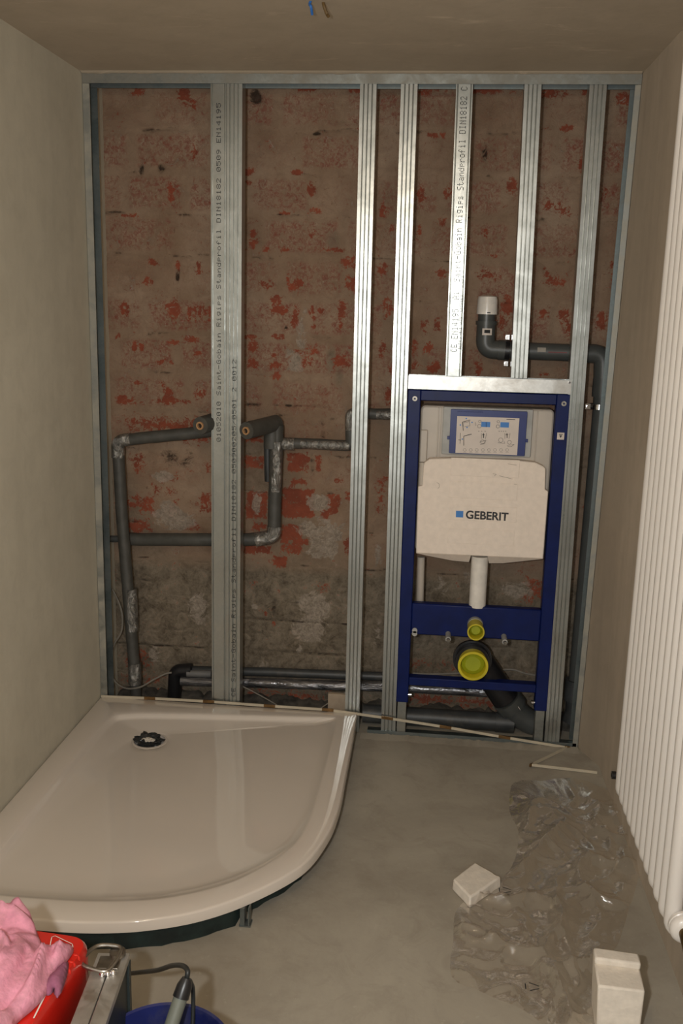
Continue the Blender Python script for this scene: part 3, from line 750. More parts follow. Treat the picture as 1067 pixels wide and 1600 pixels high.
for q0 in ((700, 990), (787, 994)):
    c = at(q0[0], q0[1], 0)
    bm = BM(); tube(bm, [(c.x, .03, c.z), (c.x, -.055, c.z)], .0085, 16)
    o = obj('threaded_rod', bm, 'plastic_g', wc); bm = BM(); tube(bm, [(c.x, -.055, c.z), (c.x, -.068, c.z)], .0055, 12); obj('rod_tip', bm, 'steel', o)

# grey drain elbow under the frame
t = thing('drain_pipe_elbow', 'wide dark grey drain elbow with white label at the right foot of the blue frame', 'pipe', tuple(at(815, 1130, .08)))
pth = bend([at(793, 1094, .078), at(812, 1118, .090), at(832, 1130, .092), at(862, 1132, .090)], .04, 8)
bm = BM(); tube(bm, pth, .0415, 32); obj('elbow_body', bm, 'pipe', t)
bm = BM(); ax = pth[1]-pth[0]; tube(bm, [pth[0]-ax.normalized()*.006, pth[0]+ax.normalized()*.03], .0495, 32); obj('socket_collar', bm, 'pipe', t)
c = at(806, 1110, .038); bm = BM()
u = Vector((.011, 0, .008)); w = Vector((-.004, -.001, .0065))
hexa(bm, [c-u-w, c+u-w, c+u+w, c-u+w], [q+Vector((0, .004, 0)) for q in (c-u-w, c+u-w, c+u+w, c-u+w)])
lab = obj('adhesive_label', bm, 'paper', t, smooth=False); lab['label'] = 'small white adhesive label'
bm = BM(); c2 = c+Vector((0, -.0006, 0)); v = [bm.verts.new(q) for q in (c2-u*.45-w*.6, c2+u*.45-w*.6, c2+u*.45+w*.6, c2-u*.45+w*.6)]; bm.faces.new(v); obj('printed_block', bm, 'ink_grey', lab, smooth=False)

# thin cables inside the toilet frame
def cable(name, pts, r, mat, label, cat='cable'):
    bm = BM(); tube(bm, catmull(pts, 8), r, 10); o = obj(name, bm, mat); return tag(o, label, cat)
cable('cable', [at(645, 1052, .12), at(690, 1053, .12), at(770, 1048, .125), at(800, 1046, .12), at(820, 1052, .12), at(842, 1056, .12)], .0035, 'cable_grey', 'thin pale cable running behind the lower bar of the blue frame')

# ------------------------------------------------------------------ waste pipe on the right
RP = .0262; YP = .098
c1 = at(758, 500, YP); c2 = at(776, 546, YP)
pB = at(757.5, 546, YP); pA = Vector((pB.x, YP, at(758, 506, YP).z)); pC = at(944, 553, YP); pD = at(940, 640, YP); pE = at(897, 1112, YP)
t = thing('waste_pipe', 'dark grey vent pipe with white cap bending down beside the right corner', 'pipe', (pE.x, YP, .03))
bm = BM(); tube(bm, dense([pA+Vector((0, 0, .03)), pA, pB+Vector((0, 0, .035))]), RP, 28)
obj('vent_stub', bm, 'pipe', t)
e1 = bend([pB+Vector((0, 0, .078)), pB, pB+Vector((.06, 0, 0))], .045, 10)
bm = BM(); tube(bm, e1, RP+.0025, 28); obj('upper_elbow', bm, 'pipe', t)
bm = BM(); tube(bm, [pB+Vector((0, 0, .074)), pB+Vector((0, 0, .086))], RP+.006, 28); obj('socket_collar', bm, 'pipe', t)
bm = BM(); tube(bm, [pB+Vector((.040, 0, 0)), pB+Vector((.060, 0, -.001))], RP+.0045, 28); obj('socket_collar', bm, 'pipe', t)
bm = BM(); tube(bm, [pB+Vector((.05, 0, 0)), pC-Vector((.05, 0, 0))], RP, 28); hp = obj('horizontal_run', bm, 'pipe', t)
e2 = bend([pC-Vector((.068, 0, 0)), pC+Vector((-.002, 0, 0)), pC+(pD-pC)*.62], .045, 10)
bm = BM(); tube(bm, e2, RP+.0025, 28); obj('lower_elbow', bm, 'pipe', t)
q = pC+(pD-pC)*.62; bm = BM(); tube(bm, [q+Vector((0, 0, .03)), q-Vector((0, 0, .025))], RP+.005, 28); obj('socket_collar', bm, 'pipe', t)
bm = BM(); tube(bm, dense([q, pD, pE], .05), RP+.0012, 28); obj('downpipe', bm, 'pipe', t)
qq = at(898, 1075, YP); bm = BM(); tube(bm, [qq+Vector((0, 0, .03)), qq-Vector((0, 0, .04))], RP+.007, 28, jit=.05); obj('socket_collar', bm, 'pipe_dark', t)
tail = bend([qq, pE, Vector((pE.x-.01, YP, .045))], .03); bm = BM(); tube(bm, tail, RP+.003, 24); obj('tail_piece', bm, 'pipe_dark', t)
# white admittance valve cap
zc = at(758, 491, YP).z; ztop = at(757, 462, YP).z; bm = BM(); cx = pB.x
prf = [(.024, zc), (.0315, zc), (.0315, zc+.006), (.0300, ztop-.012), (.0280, ztop-.003), (.020, ztop), (.0, ztop+.0005)]
rings = [[bm.verts.new((cx+max(q, 1e-4)*math.cos(2*PI*k/32), YP+max(q, 1e-4)*math.sin(2*PI*k/32), z)) for k in range(32)] for q, z in prf]
for a_, b_ in zip(rings, rings[1:]):
    for k in range(32): bm.faces.new((a_[k], a_[(k+1) % 32], b_[(k+1) % 32], b_[k]))
bm.faces.new(rings[0]); vc = obj('vent_cap', bm, 'plastic_white', t); vc['label'] = 'white vent cap'
bm = BM(); box(bm, (cx-.001, YP-.0325, zc+.0035), (cx+.009, YP-.0305, zc+.0065)); obj('slot', bm, 'ink', vc, smooth=False)
def curved_label(c, z0, z1, a0, a1, r, mat, name, parent):
    bm = BM(); n = 8; L = []
    for k in range(n+1):
        a = a0+(a1-a0)*k/n; L.append((bm.verts.new((c.x+r*math.sin(a), c.y-r*math.cos(a), z0)), bm.verts.new((c.x+r*math.sin(a), c.y-r*math.cos(a), z1))))
    for p, q in zip(L, L[1:]): bm.faces.new((p[0], q[0], q[1], p[1]))
    return obj(name, bm, mat, parent)
z_ = at(757, 518, YP).z
lb = curved_label(pB, z_-.010, z_+.010, -.42, .62, RP+.0032, 'paper', 'adhesive_label', t); lb['label'] = 'small white adhesive label'
curved_label(pB, z_-.004, z_+.006, -.2, .4, RP+.0036, 'ink_grey', 'printed_block', lb)
# smudge and red print on the horizontal run
def hor_patch(x0, x1, a0, a1, mat, name, parent, r=RP+.0006):
    bm = BM(); n = 8; L = []
    for k in range(n+1):
        a = a0+(a1-a0)*k/n; y, z = YP-r*math.cos(a), pB.z+(pC.z-pB.z)*.5+r*math.sin(a)
        L.append((bm.verts.new((x0, y, z)), bm.verts.new((x1, y, z))))
    for p, q in zip(L, L[1:]): bm.faces.new((p[0], q[0], q[1], p[1]))
    return obj(name, bm, mat, parent)
xr0, xr1 = at(855, 550, YP).x, at(884, 550, YP).x
hor_patch(xr0, xr1, -.06, .06, simple('dark red print', (.16, .02, .02), .5), 'printed_line', hp, RP+.0012)
xr0, xr1 = at(838, 550, YP).x, at(851, 550, YP).x
hor_patch(xr0, xr1, .0, .5, simple('worn white patch', (.35, .32, .28), .7), 'plaster_smudge', hp, RP+.0012)
# clamps
def clamp(label, c, ax, r, mat, ears):
    t = thing('pipe_clamp', label, 'pipe clamp', tuple(c))
    bm = BM(); ring_at(bm, c, ax, r, r+.0035, .016); obj('clamp_band', bm, mat, t, ang=50)
    for e in ears:
        p = Vector(c)+Vector(e[0]); bm = BM(); box(bm, p-Vector(e[1]), p+Vector(e[1])); ear = obj('clamp_ear', bm, 'zinc', t, bevel=.001)
        bm = BM(); tube(bm, [p+Vector((0, -.012, 0)), p+Vector((0, .010, 0))], .0050, 8); obj('clamp_screw', bm, 'zinc', ear)
    return t
cc = pB+Vector((.066, 0, -.001))
clamp('black pipe clamp with zinc screws beside the second short stud', cc, (1, 0, 0), RP+.0008, 'black', [((0, -.004, .040), (.007, .002, .008)), ((0, -.004, -.040), (.007, .002, .008))])
cc = at(936, 635, YP)
clamp('bright zinc pipe clamp around the vertical waste pipe at right', cc, (0, 0, 1), RP+.0022, 'zinc', [((-.036, -.012, 0), (.009, .002, .009))])

# ------------------------------------------------------------------ insulated water pipes on the left
def tape_part(parent, path, r, name='tape_wrap'):
    bm = BM(); tube(bm, dense(path, .006), r, 24, jit=.05); return obj(name, bm, 'tape', parent, ang=80)
Y1 = .085; RI = .0195
# loop going up at left with copper outlet behind the printed stud
end = at(313, 665, -.03); root = at(345, 655, Y1)
p0_ = at(212, 1072, Y1); path = [Vector((p0_.x, Y1, .03)), p0_, at(203, 960, Y1), at(190, 800, Y1), at(184, 689, Y1), at(225, 684, Y1), at(300, 677, Y1), at(338, 672, Y1)]
t = thing('insulated_pipe', 'leftmost foam-clad water pipe, rising from the floor to a copper outlet', 'pipe', tuple(path[0]))
bm = BM(); tube(bm, dense(bend(path, .03)), RI, 24, jit=.05); obj('foam_sleeve', bm, 'foam', t, ang=60)
o = root; d = (end-root).normalized()
bm = BM(); tube(bm, [root, root.lerp(end, .5), end], .0268, 28, inner=.011); o1 = obj('outlet_sleeve', bm, 'foam', t, ang=50)
bm = BM(); tube(bm, [end-d*.03, end+d*.005], .0125, 24, inner=.0078); o2 = obj('copper_outlet', bm, 'copper', t, ang=50); o2['label'] = 'copper outlet'; bm = BM(); tube(bm, [end-d*.012, end-d*.002], .0077, 20); obj('bore_shade_plug', bm, 'black', o2)  # solid black plug stands in for the shade inside the copper end
tape_part(t, bend([at(184.5, 715, Y1), at(184, 689, Y1), at(205, 686, Y1)], .03), RI+.0016)
tape_part(t, [at(204, 920, Y1), at(207, 985, Y1)], RI+.0012)
tape_part(t, [at(210, 1035, Y1), at(211, 1068, Y1)], RI+.003)
# middle pipe: outlet + riser + branch + lower run
Y2 = .100; RM = .0215
end = at(385, 673, -.03); root = at(428, 662, Y2)
path = [at(433, 664, Y2), at(430, 760, Y2), at(428, 838, Y2), at(395, 843, Y2), at(300, 843, Y2), at(230, 843, .130), at(196, 842, .134)]
t = thing('insulated_pipe', 'foam-clad pipe right of the doubled studs with copper outlet, running down then left', 'pipe', tuple(at(428, 838, Y2)))
bm = BM(); tube(bm, dense(bend(path, .028)), [RM]*len(dense(bend(path, .028))), 24, jit=.05); obj('foam_sleeve', bm, 'foam', t, ang=60)
bm = BM(); tube(bm, dense([at(426, 654, Y2), at(425, 700, Y2)], .01), .0275, 24, jit=.03); obj('elbow_sleeve', bm, 'foam', t, ang=60)
bm = BM(); tube(bm, dense([at(418, 697, .12), at(419, 752, .12)], .01), .012, 20); obj('inner_sleeve', bm, 'pipe_dark', t, ang=60)
d = (end-root).normalized()
bm = BM(); tube(bm, [root-d*.012, root.lerp(end, .5), end], .0268, 28, inner=.011); obj('outlet_sleeve', bm, 'foam', t, ang=50)
bm = BM(); tube(bm, [end-d*.03, end+d*.005], .0125, 24, inner=.0078); o2 = obj('copper_outlet', bm, 'copper', t, ang=50); o2['label'] = 'copper outlet'; bm = BM(); tube(bm, [end-d*.012, end-d*.002], .0077, 20); obj('bore_shade_plug', bm, 'black', o2)  # black plug again, dark of the hollow pipe put in as colour
tape_part(t, [at(432, 690, .092), at(432, 735, .092), at(430, 768, .095)], RM-.004)
tape_part(t, bend([at(428.5, 822, Y2), at(428, 838, Y2), at(400, 843, Y2)], .028), RM+.0022)
bm = BM(); a_, b_ = at(166, 842, .134), at(198, 842, .134); tube(bm, [a_, b_], .0115, 20); o = obj('bare_pipe_end', bm, 'pipe', t); o['label'] = 'thin grey pipe end'
bm = BM(); tube(bm, [at(188, 843, .134), at(193, 843, .134)], .0235, 20); o = obj('orange_seal', bm, simple('orange seal', (.65, .13, .01), .5), t); o['label'] = 'orange ring'
# branch going right behind the studs
path = [at(441, 692, .112), at(500, 694, .112), at(548, 697, .112), at(548, 645, .112), at(590, 647, .112), at(632, 647, .112)]
bm = BM(); tube(bm, dense(bend(path, .018)), .0175, 24, jit=.05); br = obj('branch_sleeve', bm, 'foam', t, ang=60)
tape_part(t, [at(437, 693, .108), at(460, 694, .110)], .0205)
tape_part(t, [at(470, 693.5, .108), at(546, 696.5, .108)], .0155)
tape_part(t, bend([at(548, 672, .112), at(548, 645, .112), at(566, 646, .112)], .018), .0188)
tape_part(t, [at(588, 648, .107), at(622, 648, .107)], .0150)

# long foil pipe low on the wall, black bend at its left end
YL = .105
t = thing('foil_clad_pipe', 'shiny foil-wrapped pipe running low across the wall behind the studs', 'pipe', tuple(at(285, 1066, YL)))
path = [at(283, 1064, YL), at(400, 1067, YL), at(520, 1071, YL), at(610, 1073, YL), at(720, 1079, YL), at(800, 1084, YL)]
bm = BM(); tube(bm, dense(path), .0165, 24, jit=.06); obj('foil_jacket', bm, 'foil', t, ang=70)
t = thing('drain_pipe', 'dark horizontal pipe just above the foil-wrapped pipe, turning down black at the left', 'pipe', tuple(at(272, 1085, .12)))
path = [at(285, 1047, .135), at(420, 1050, .135), at(620, 1058, .135)]
bm = BM(); tube(bm, dense(path), .0155, 24); obj('pipe_run', bm, 'pipe_dark', t)
bm = BM(); tube(bm, bend([at(300, 1047, .12), at(274, 1048, .12), at(272, 1098, .12)], .02), .0235, 24, jit=.04); o = obj('black_bend', bm, 'black', t, ang=60); o['label'] = 'black bend'
bm = BM(); tube(bm, [at(292, 1052, .105), at(330, 1053, .110)], .0120, 20, jit=.1); o = obj('mortar_splash', bm, simple('grey splash', (.16, .155, .15), .6, 0, .5), t, ang=60)
# big pipe on the floor
t = thing('floor_drain_pipe', 'thick dark pipe lying on the floor behind the feet of the blue frame', 'pipe', (.25, .085, .033))
bm = BM(); tube(bm, dense([(.0, .085, .033), (.46, .085, .033)]), .031, 28); obj('pipe_run', bm, 'pipe_dark', t)
bm = BM(); tube(bm, [(.44, .085, .033), (.50, .085, .033)], .0335, 28); obj('socket_collar', bm, 'pipe_dark', t)

# cables at left
cable('cable', [at(166, 905, .13), at(178, 925, .12), at(190, 955, .10), at(190, 985, .09), at(178, 1008, .09), at(172, 1035, .09), at(178, 1062, .08), at(195, 1075, .062), at(218, 1074, .056), at(240, 1062, .060), at(258, 1053, .066), at(268, 1051, .07)], .0032, 'cable_grey', 'thin grey cable looping around the foot of the leftmost foam pipe')
cable('cable', [at(378, 1072, .068), at(400, 1083, .06), at(430, 1100, .055), at(436, 1106, .05)], .0022, 'cable_grey', 'thin grey wire slanting down to the tray left of the wood offcut')
cable('cable', [at(547, 1078, .07), at(530, 1088, .06), at(505, 1104, .055), at(498, 1110, .05)], .0022, 'cable_grey', 'thin grey wire slanting up from the wood offcut to the third stud')
bm = BM(); c = at(530, 1106, .035); box(bm, (c.x-.040, .052, .004), (c.x+.018, .068, c.z+.040)); tag(obj('wood_offcut', bm, 'wood', bevel=.001), 'small pale offcut standing behind the back edge of the shower tray', 'offcut')

# ------------------------------------------------------------------ shower tray
ZTR = .073
t = thing('shower_tray', 'low cream quadrant shower tray filling the left corner', 'shower tray', (-.44, -.55, 0))
outer = [(-.873, -.006), (-.65, -.006), (-.3, -.006), (-.012, -.006), (-.010, -.2), (-.008, -.45), (-.008, -.60), (-.022, -.74), (-.066, -.885), (-.165, -1.010), (-.265, -1.090), (-.373, -1.137), (-.47, -1.158), (-.56, -1.165), (-.70, -1.166), (-.873, -1.166), (-.873, -.9), (-.873, -.5), (-.873, -.2)]
inner = [(-.789, -.19), (-.745, -.130), (-.616, -.106), (-.40, -.085), (-.20, -.066), (-.10, -.058), (-.080, -.085), (-.078, -.402), (-.085, -.694), (-.120, -.83), (-.212, -.960), (-.347, -1.045), (-.49, -1.078), (-.603, -1.087), (-.75, -1.085), (-.785, -1.05), (-.793, -.9), (-.793, -.5)]
def radial(poly, c, N, smooth):
    if smooth: P = [(p.x, p.y) for p in catmull([(x, y, 0) for x, y in poly], 6, True)]
    else:
        P = [(p.x, p.y) for p in poly_dense(poly)]
    res = []
    for k in range(N):
        a = 2*PI*k/N; d = Vector((math.cos(a), math.sin(a))); best = 0
        for i in range(len(P)):
            p = Vector(P[i])-c; q = Vector(P[(i+1) % len(P)])-c; e = q-p
            den = d.x*e.y-d.y*e.x
            if abs(den) < 1e-9: continue
            tt = (p.x*e.y-p.y*e.x)/den; s = (p.x*d.y-p.y*d.x)/den
            if tt > 0 and -1e-6 <= s <= 1+1e-6: best = max(best, tt)
        res.append(c+d*best)
    return res
def poly_dense(poly):
    # keep corners 0,3,15 sharp, smooth the rest of the curve
    curve = catmull([(x, y, 0) for x, y in poly[5:15]], 6)
    return [Vector((x, y, 0)) for x, y in poly[:5]]+curve+[Vector((x, y, 0)) for x, y in poly[15:]]
N = 288; cc = Vector((-.44, -.56))
RO = radial(outer, cc, N, False); RIN = radial(inner, cc, N, True)
dc = Vector((-.637, -.238)); bm = BM(); rings = []
def ring(f, z): rings.append([bm.verts.new((*f(i), z)) for i in range(N)])
def lp(i, s): return RO[i].lerp(RIN[i], s)
def ins(i, d): return RO[i]+(cc-RO[i]).normalized()*d
ring(lambda i: ins(i, .012), .046); ring(lambda i: ins(i, .0), .046); ring(lambda i: ins(i, 0), ZTR-.005); ring(lambda i: ins(i, .0018), ZTR-.0015); ring(lambda i: ins(i, .006), ZTR)
ring(lambda i: lp(i, .85), ZTR-.0003); ring(lambda i: lp(i, .95), ZTR-.0015); ring(lambda i: lp(i, 1.0), ZTR-.0045)
def bas(i, s):
    d_ = Vector((math.cos(2*PI*i/N), math.sin(2*PI*i/N)))
    return (RIN[i]).lerp(dc+d_*.050, s)
for s, z in ((.05, -.0105), (.10, -.0145), (.15, -.0160), (.3, -.0185), (.5, -.0220), (.7, -.0255), (.85, -.0285), (.95, -.0305), (.985, -.0315)):
    ring(lambda i, s=s: bas(i, s), ZTR+z)
ring(lambda i: bas(i, 1.0), ZTR-.035); ring(lambda i: dc+(bas(i, 1)-dc)*.96, ZTR-.040); ring(lambda i: dc+(bas(i, 1)-dc)*.94, .012)
for a_, b_ in zip(rings, rings[1:]):
    for k in range(N): bm.faces.new((a_[k], a_[(k+1) % N], b_[(k+1) % N], b_[k]))
bm.faces.new(rings[-1])
obj('basin', bm, 'tray', t, ang=55)
bm = BM(); ring_at(bm, (dc.x, dc.y, ZTR-.0335), (0, 0, 1), .048, .056, .003, 48); obj('drain_rim', bm, 'tray', t, ang=50)
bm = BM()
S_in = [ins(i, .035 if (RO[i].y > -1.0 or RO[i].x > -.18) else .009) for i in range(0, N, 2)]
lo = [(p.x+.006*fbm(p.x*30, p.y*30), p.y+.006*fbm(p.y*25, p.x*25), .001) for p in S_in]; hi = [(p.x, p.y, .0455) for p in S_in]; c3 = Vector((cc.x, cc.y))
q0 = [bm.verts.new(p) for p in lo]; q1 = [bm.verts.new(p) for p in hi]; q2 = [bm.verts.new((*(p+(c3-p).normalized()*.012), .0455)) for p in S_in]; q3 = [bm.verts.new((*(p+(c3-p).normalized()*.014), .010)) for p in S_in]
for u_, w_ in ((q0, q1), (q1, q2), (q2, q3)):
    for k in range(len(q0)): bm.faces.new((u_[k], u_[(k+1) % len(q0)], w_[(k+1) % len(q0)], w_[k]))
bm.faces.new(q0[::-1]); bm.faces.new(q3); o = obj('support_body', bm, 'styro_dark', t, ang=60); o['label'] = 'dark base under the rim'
fp = atz(385, 1447, .0)
bm = BM(); box(bm, (fp.x-.014, fp.y-.004, .001), (fp.x-.004, fp.y+.02, .0455)); box(bm, (fp.x+.004, fp.y-.004, .001), (fp.x+.007, fp.y+.02, .0455)); box(bm, (fp.x-.016, fp.y-.006, .001), (fp.x+.010, fp.y+.02, .004))
obj('foot', bm, 'galv_dark', t, smooth=False)

# wad of dark plastic and a scrap in the drain hole
def wad(name, c, r, squash, mat, seed, label, cat, amp=.45):
    bm = BM(); bmesh.ops.create_icosphere(bm, subdivisions=4, radius=1)
    for v in bm.verts:
        n = v.co.copy(); k = 1+amp*(abs(noise.noise(n*2.1+Vector((seed, 0, 0))))*2-.6)+amp*.5*abs(noise.noise(n*5+Vector((seed, 3, 0))))
        v.co = Vector((n.x*r[0]*k, n.y*r[1]*k, n.z*r[2]*k))
    zmin = min(v.co.z for v in bm.verts)
    for v in bm.verts: v.co += Vector(c)-Vector((0, 0, zmin))
    return tag(obj(name, bm, mat, ang=25), label, cat)
wad('crumpled_plastic', (dc.x, dc.y, .013), (.040, .038, .0195), 1, 'wad', 3, 'dark crumpled plastic stuffed into the drain hole of the tray', 'plastic', .45)
wad('paper_scrap', (dc.x+.004, dc.y-.022, .048), (.017, .010, .005), 1, 'white_scrap', 9, 'white crumpled scrap lying in the drain hole on the dark plastic', 'scrap', .5)

# ------------------------------------------------------------------ folding rule
jp = [(158, 1088), (234, 1091), (326, 1096), (421, 1103), (512, 1109), (605, 1122), (696, 1136), (788, 1152), (886, 1168)]
J_ = [at(x, y, -.010) for x, y in jp]
J_ += [atz(830, 1195, .010), atz(933, 1207, .006)]
t = thing('folding_rule', 'unfolded white folding rule lying along the tray back edge into the right corner', 'folding rule', tuple(J_[4]))
for a_, b_ in zip(J_, J_[1:]):
    d = (b_-a_).normalized(); bm = BM()
    up_ = Vector((0, 0, 1)); side = d.cross(up_).normalized(); up2 = side.cross(d)
    hw, hh = .0015, .0042
    L = [a_+side*sx*hw+up2*sz*hh for sx, sz in ((-1, -1), (1, -1), (1, 1), (-1, 1))]; U_ = [p+(b_-a_) for p in L]
    hexa(bm, L, U_); obj('rule_segment', bm, 'rule', t, smooth=False)
for k, p in enumerate(J_[1:-1]):
    a_ = J_[k]; b_ = J_[k+2]; d = (b_-a_).normalized() if k < 7 else (p-a_).normalized()
    side = d.cross(Vector((0, 0, 1))).normalized(); up2 = side.cross(d)
    hl = .019 if k < 7 else .008
    L = [p-d*hl+side*sx*.0024+up2*sz*.0048 for sx, sz in ((-1, -1), (1, -1), (1, 1), (-1, 1))]; U_ = [q+d*hl*2 for q in L]
    bm = BM(); hexa(bm, L, U_); obj('joint', bm, 'joint', t, bevel=.0006)

# ------------------------------------------------------------------ radiator
t = thing('tubular_radiator', 'tall white tubular radiator standing off the right wall', 'radiator', (.70, -1.08, .28))
RXF = .660; RXB = .712; yr0 = -.848; pit = .0442
def ucol(bm, y, z0, z1, r=.0125):
    p = bend([(RXF, y, z1), (RXF, y, z0+r), (RXB, y, z0+r), (RXB, y, z1)], .022, 6); tube(bm, p, r, 16)
for k in range(12):
    bm = BM(); ucol(bm, yr0-k*pit, .279, 1.86, .0150); obj('radiator_tube', bm, 'rad', t, ang=60)
for z in (.325, 1.82):
    bm = BM(); tube(bm, [(.686, yr0+.005, z), (.686, yr0-11*pit-.03, z)], .014, 20); obj('header_tube', bm, 'rad', t)
ye = yr0-11*pit
cpos = Vector((RXF+.014, ye-.030, .318))
bm = BM()
prf = [(.012, 0), (.020, .002), (.026, .008), (.026, .014), (.0235, .016), (.026, .018), (.026, .026), (.021, .032), (.012, .034)]
rr = [[bm.verts.new((cpos.x+q*math.cos(2*PI*k/28), cpos.y+.020-y_, cpos.z+q*math.sin(2*PI*k/28))) for k in range(28)] for q, y_ in prf]
for a_, b_ in zip(rr, rr[1:]):
    for k in range(28): bm.faces.new((a_[k], a_[(k+1) % 28], b_[(k+1) % 28], b_[k]))
bm.faces.new(rr[0]); bm.faces.new(rr[-1]); obj('end_collar', bm, 'rad', t, ang=40)
bm = BM(); tube(bm, bend([cpos+Vector((0, -.012, 0)), cpos+Vector((.0, -.045, -.008)), cpos+Vector((.012, -.052, -.07))], .02), .013, 20); o = obj('valve', bm, 'brass', t); o['label'] = 'tarnished brass valve'
bm = BM(); tube(bm, [(.755, -.362, .096), (.737, -.362, .096)], .011, 16, inner=.006); tag(obj('pipe_stub', bm, 'black', ang=50), 'small dark pipe stub low on the right wall beyond the radiator', 'pipe')

# ------------------------------------------------------------------ ceiling wires
c = atz(485, 2, H)
bm = BM(); tube(bm, catmull([c+Vector((0, 0, .0)), c+Vector((-.001, -.004, -.008)), c+Vector((.003, -.012, -.014)), c+Vector((.004, .002, -.026))], 6), .0030, 10)
tag(obj('wire', bm, 'cable_blue'), 'short blue wire end sticking out of the ceiling', 'wire')
c = atz(505, 4, H)
bm = BM(); tube(bm, catmull([c, c+Vector((.003, -.002, -.010)), c+Vector((.008, .004, -.022)), c+Vector((.012, .0, -.028))], 6), .0036, 10)
tag(obj('wire', bm, 'cable_brown'), 'short brown wire end beside the blue one on the ceiling', 'wire')

# ------------------------------------------------------------------ plastic film on the floor
film_out = [(803, 1226), (850, 1222), (905, 1221), (936, 1232), (966, 1252), (985, 1292), (998, 1330), (1000, 1362), (980, 1432), (962, 1486), (935, 1530), (950, 1612), (900, 1640), (858, 1614), (820, 1582), (762, 1558), (706, 1530), (708, 1470), (712, 1428), (738, 1400), (778, 1382), (804, 1345), (809, 1300), (796, 1268)]
FP = [p.to_2d() for p in catmull([atz(x, y, 0) for x, y in film_out], 4, True)]

def nearest(FPs, p):
    best, bd = None, 9
    for i in range(len(FPs)):
        a_, b_ = FPs[i-1], FPs[i]; e = b_-a_; t_ = max(0, min(1, (p-a_).dot(e)/max(e.length_squared, 1e-9))); q = a_+e*t_
        if (q-p).length < bd: bd = (q-p).length; best = q
    return best
def snap_edge(g, FPs, st):
    for (i, j), v in g.items():
        if v.is_valid and not all((i+a, j+b) in g for a in (-1, 0, 1) for b in (-1, 0, 1)):
            q = nearest(FPs, v.co.to_2d())
            if (q-v.co.to_2d()).length < st*1.6: v.co.x, v.co.y = q.x, q.y
def inside(p):
    c_ = False; j = len(FP)-1
    for i in range(len(FP)):
        a_, b_ = FP[i], FP[j]
        if (a_.y > p.y) != (b_.y > p.y) and p.x < (b_.x-a_.x)*(p.y-a_.y)/(b_.y-a_.y)+a_.x: c_ = not c_
        j = i
    return c_
def edge_d(p):
    m_ = 9
    for i in range(len(FP)):
        a_, b_ = FP[i-1], FP[i]; e = b_-a_; t_ = max(0, min(1, (p-a_).dot(e)/e.length_squared)); m_ = min(m_, (p-a_-e*t_).length)
    return m_
fb1 = [atz(x, y, .028).to_2d() for x, y in [(707, 1374), (742, 1348), (782, 1371), (735, 1403)]]
def ridge(x, y):
    w = Vector((x+.05*noise.noise(Vector((x*4, y*4, 7))), y+.05*noise.noise(Vector((x*4, y*4, 1))), 0))
    a_ = (1-abs(noise.noise(w*6)*2))**4; b_ = (1-abs(noise.noise(w*13+Vector((5, 2, 0)))*2))**3
    c_ = (1-abs(noise.noise(w*30+Vector((9, 2, 0)))*2))**2
    return .027*max(0, a_)+.013*max(0, b_)+.0036*max(0, c_)
def sheet(FPs, st, hfun):
    from mathutils.geometry import delaunay_2d_cdt
    out = []                                   # outline resampled at the grid step
    for i in range(len(FPs)):
        a_, b_ = FPs[i-1], FPs[i]; n_ = max(1, round((b_-a_).length/st))
        for k in range(n_):
            if not out or ((a_.lerp(b_, k/n_))-out[-1]).length > st*.4: out.append(a_.lerp(b_, k/n_))
    xs = [p.x for p in FPs]; ys = [p.y for p in FPs]; pts = list(out)
    for i in range(int((max(xs)-min(xs))/st)+2):
        for j in range(int((max(ys)-min(ys))/st)+2):
            q = Vector((min(xs)+(i+.5*(j % 2))*st, min(ys)+j*st*.87))
            if (nearest(FPs, q)-q).length > st*.6: pts.append(q)
    V, _, F, *_r = delaunay_2d_cdt(pts, [], [list(range(len(out)))], 1, 1e-6)
    b2 = BM(); vs = [b2.verts.new((v.x, v.y, hfun(v.x, v.y, (nearest(FPs, v)-v).length))) for v in V]
    for f in F: b2.faces.new([vs[k] for k in f])
    return b2
bm = sheet(FP, .006, lambda x, y, e: .002+ridge(x, y)*(.25+.75*min(1, e/.03)))
film = obj('plastic_film', bm, 'film', ang=180); tag(film, 'crumpled transparent plastic film spread on the floor below the radiator', 'plastic film')
for (x, y) in ((788, 1392), (830, 1543)):
    c = atz(x, y, .032); bm = BM()
    for k in range(3):
        a0 = 2*PI*k/3+.3; a1 = a0+1.5; p0 = Vector((math.cos(a0)*.016, math.sin(a0)*.012)); p1 = Vector((math.cos(a1)*.016, math.sin(a1)*.012))
        n_ = (p1-p0).orthogonal().normalized()*.0012
        bm.faces.new([bm.verts.new((c.x+q.x, c.y+q.y, .034)) for q in (p0-n_, p1-n_, p1+n_, p0+n_)])
    o = obj('printed_symbol', bm, 'ink_grey', film, smooth=False)

# ------------------------------------------------------------------ polystyrene blocks
bm = BM()
top = [(p.x, p.y, .030) for p in fb1]; cen = Vector((sum(p.x for p in fb1)/4, sum(p.y for p in fb1)/4))
hexa(bm, [(cen.x+(p.x-cen.x)*1.03, cen.y+(p.y-cen.y)*1.03, .001) for p in fb1], top)
bmesh.ops.subdivide_edges(bm, edges=bm.edges[:], cuts=5, use_grid_fill=True)
for v in bm.verts: v.co += Vector((fbm(v.co.x*40, v.co.y*40), fbm(v.co.y*40, v.co.z*40, 2), fbm(v.co.x*35, v.co.y*35, 5)*(v.co.z > .02)))*.0015
tag(obj('polystyrene_block', bm, 'foam_block', bevel=.004, ang=50), 'small flat white polystyrene piece beside the plastic film on open floor', 'polystyrene')
bm = BM(); zt = .115
tq = [atz(x, y, zt) for x, y in ((926, 1489), (997, 1499), (1008, 1549), (934, 1540))]
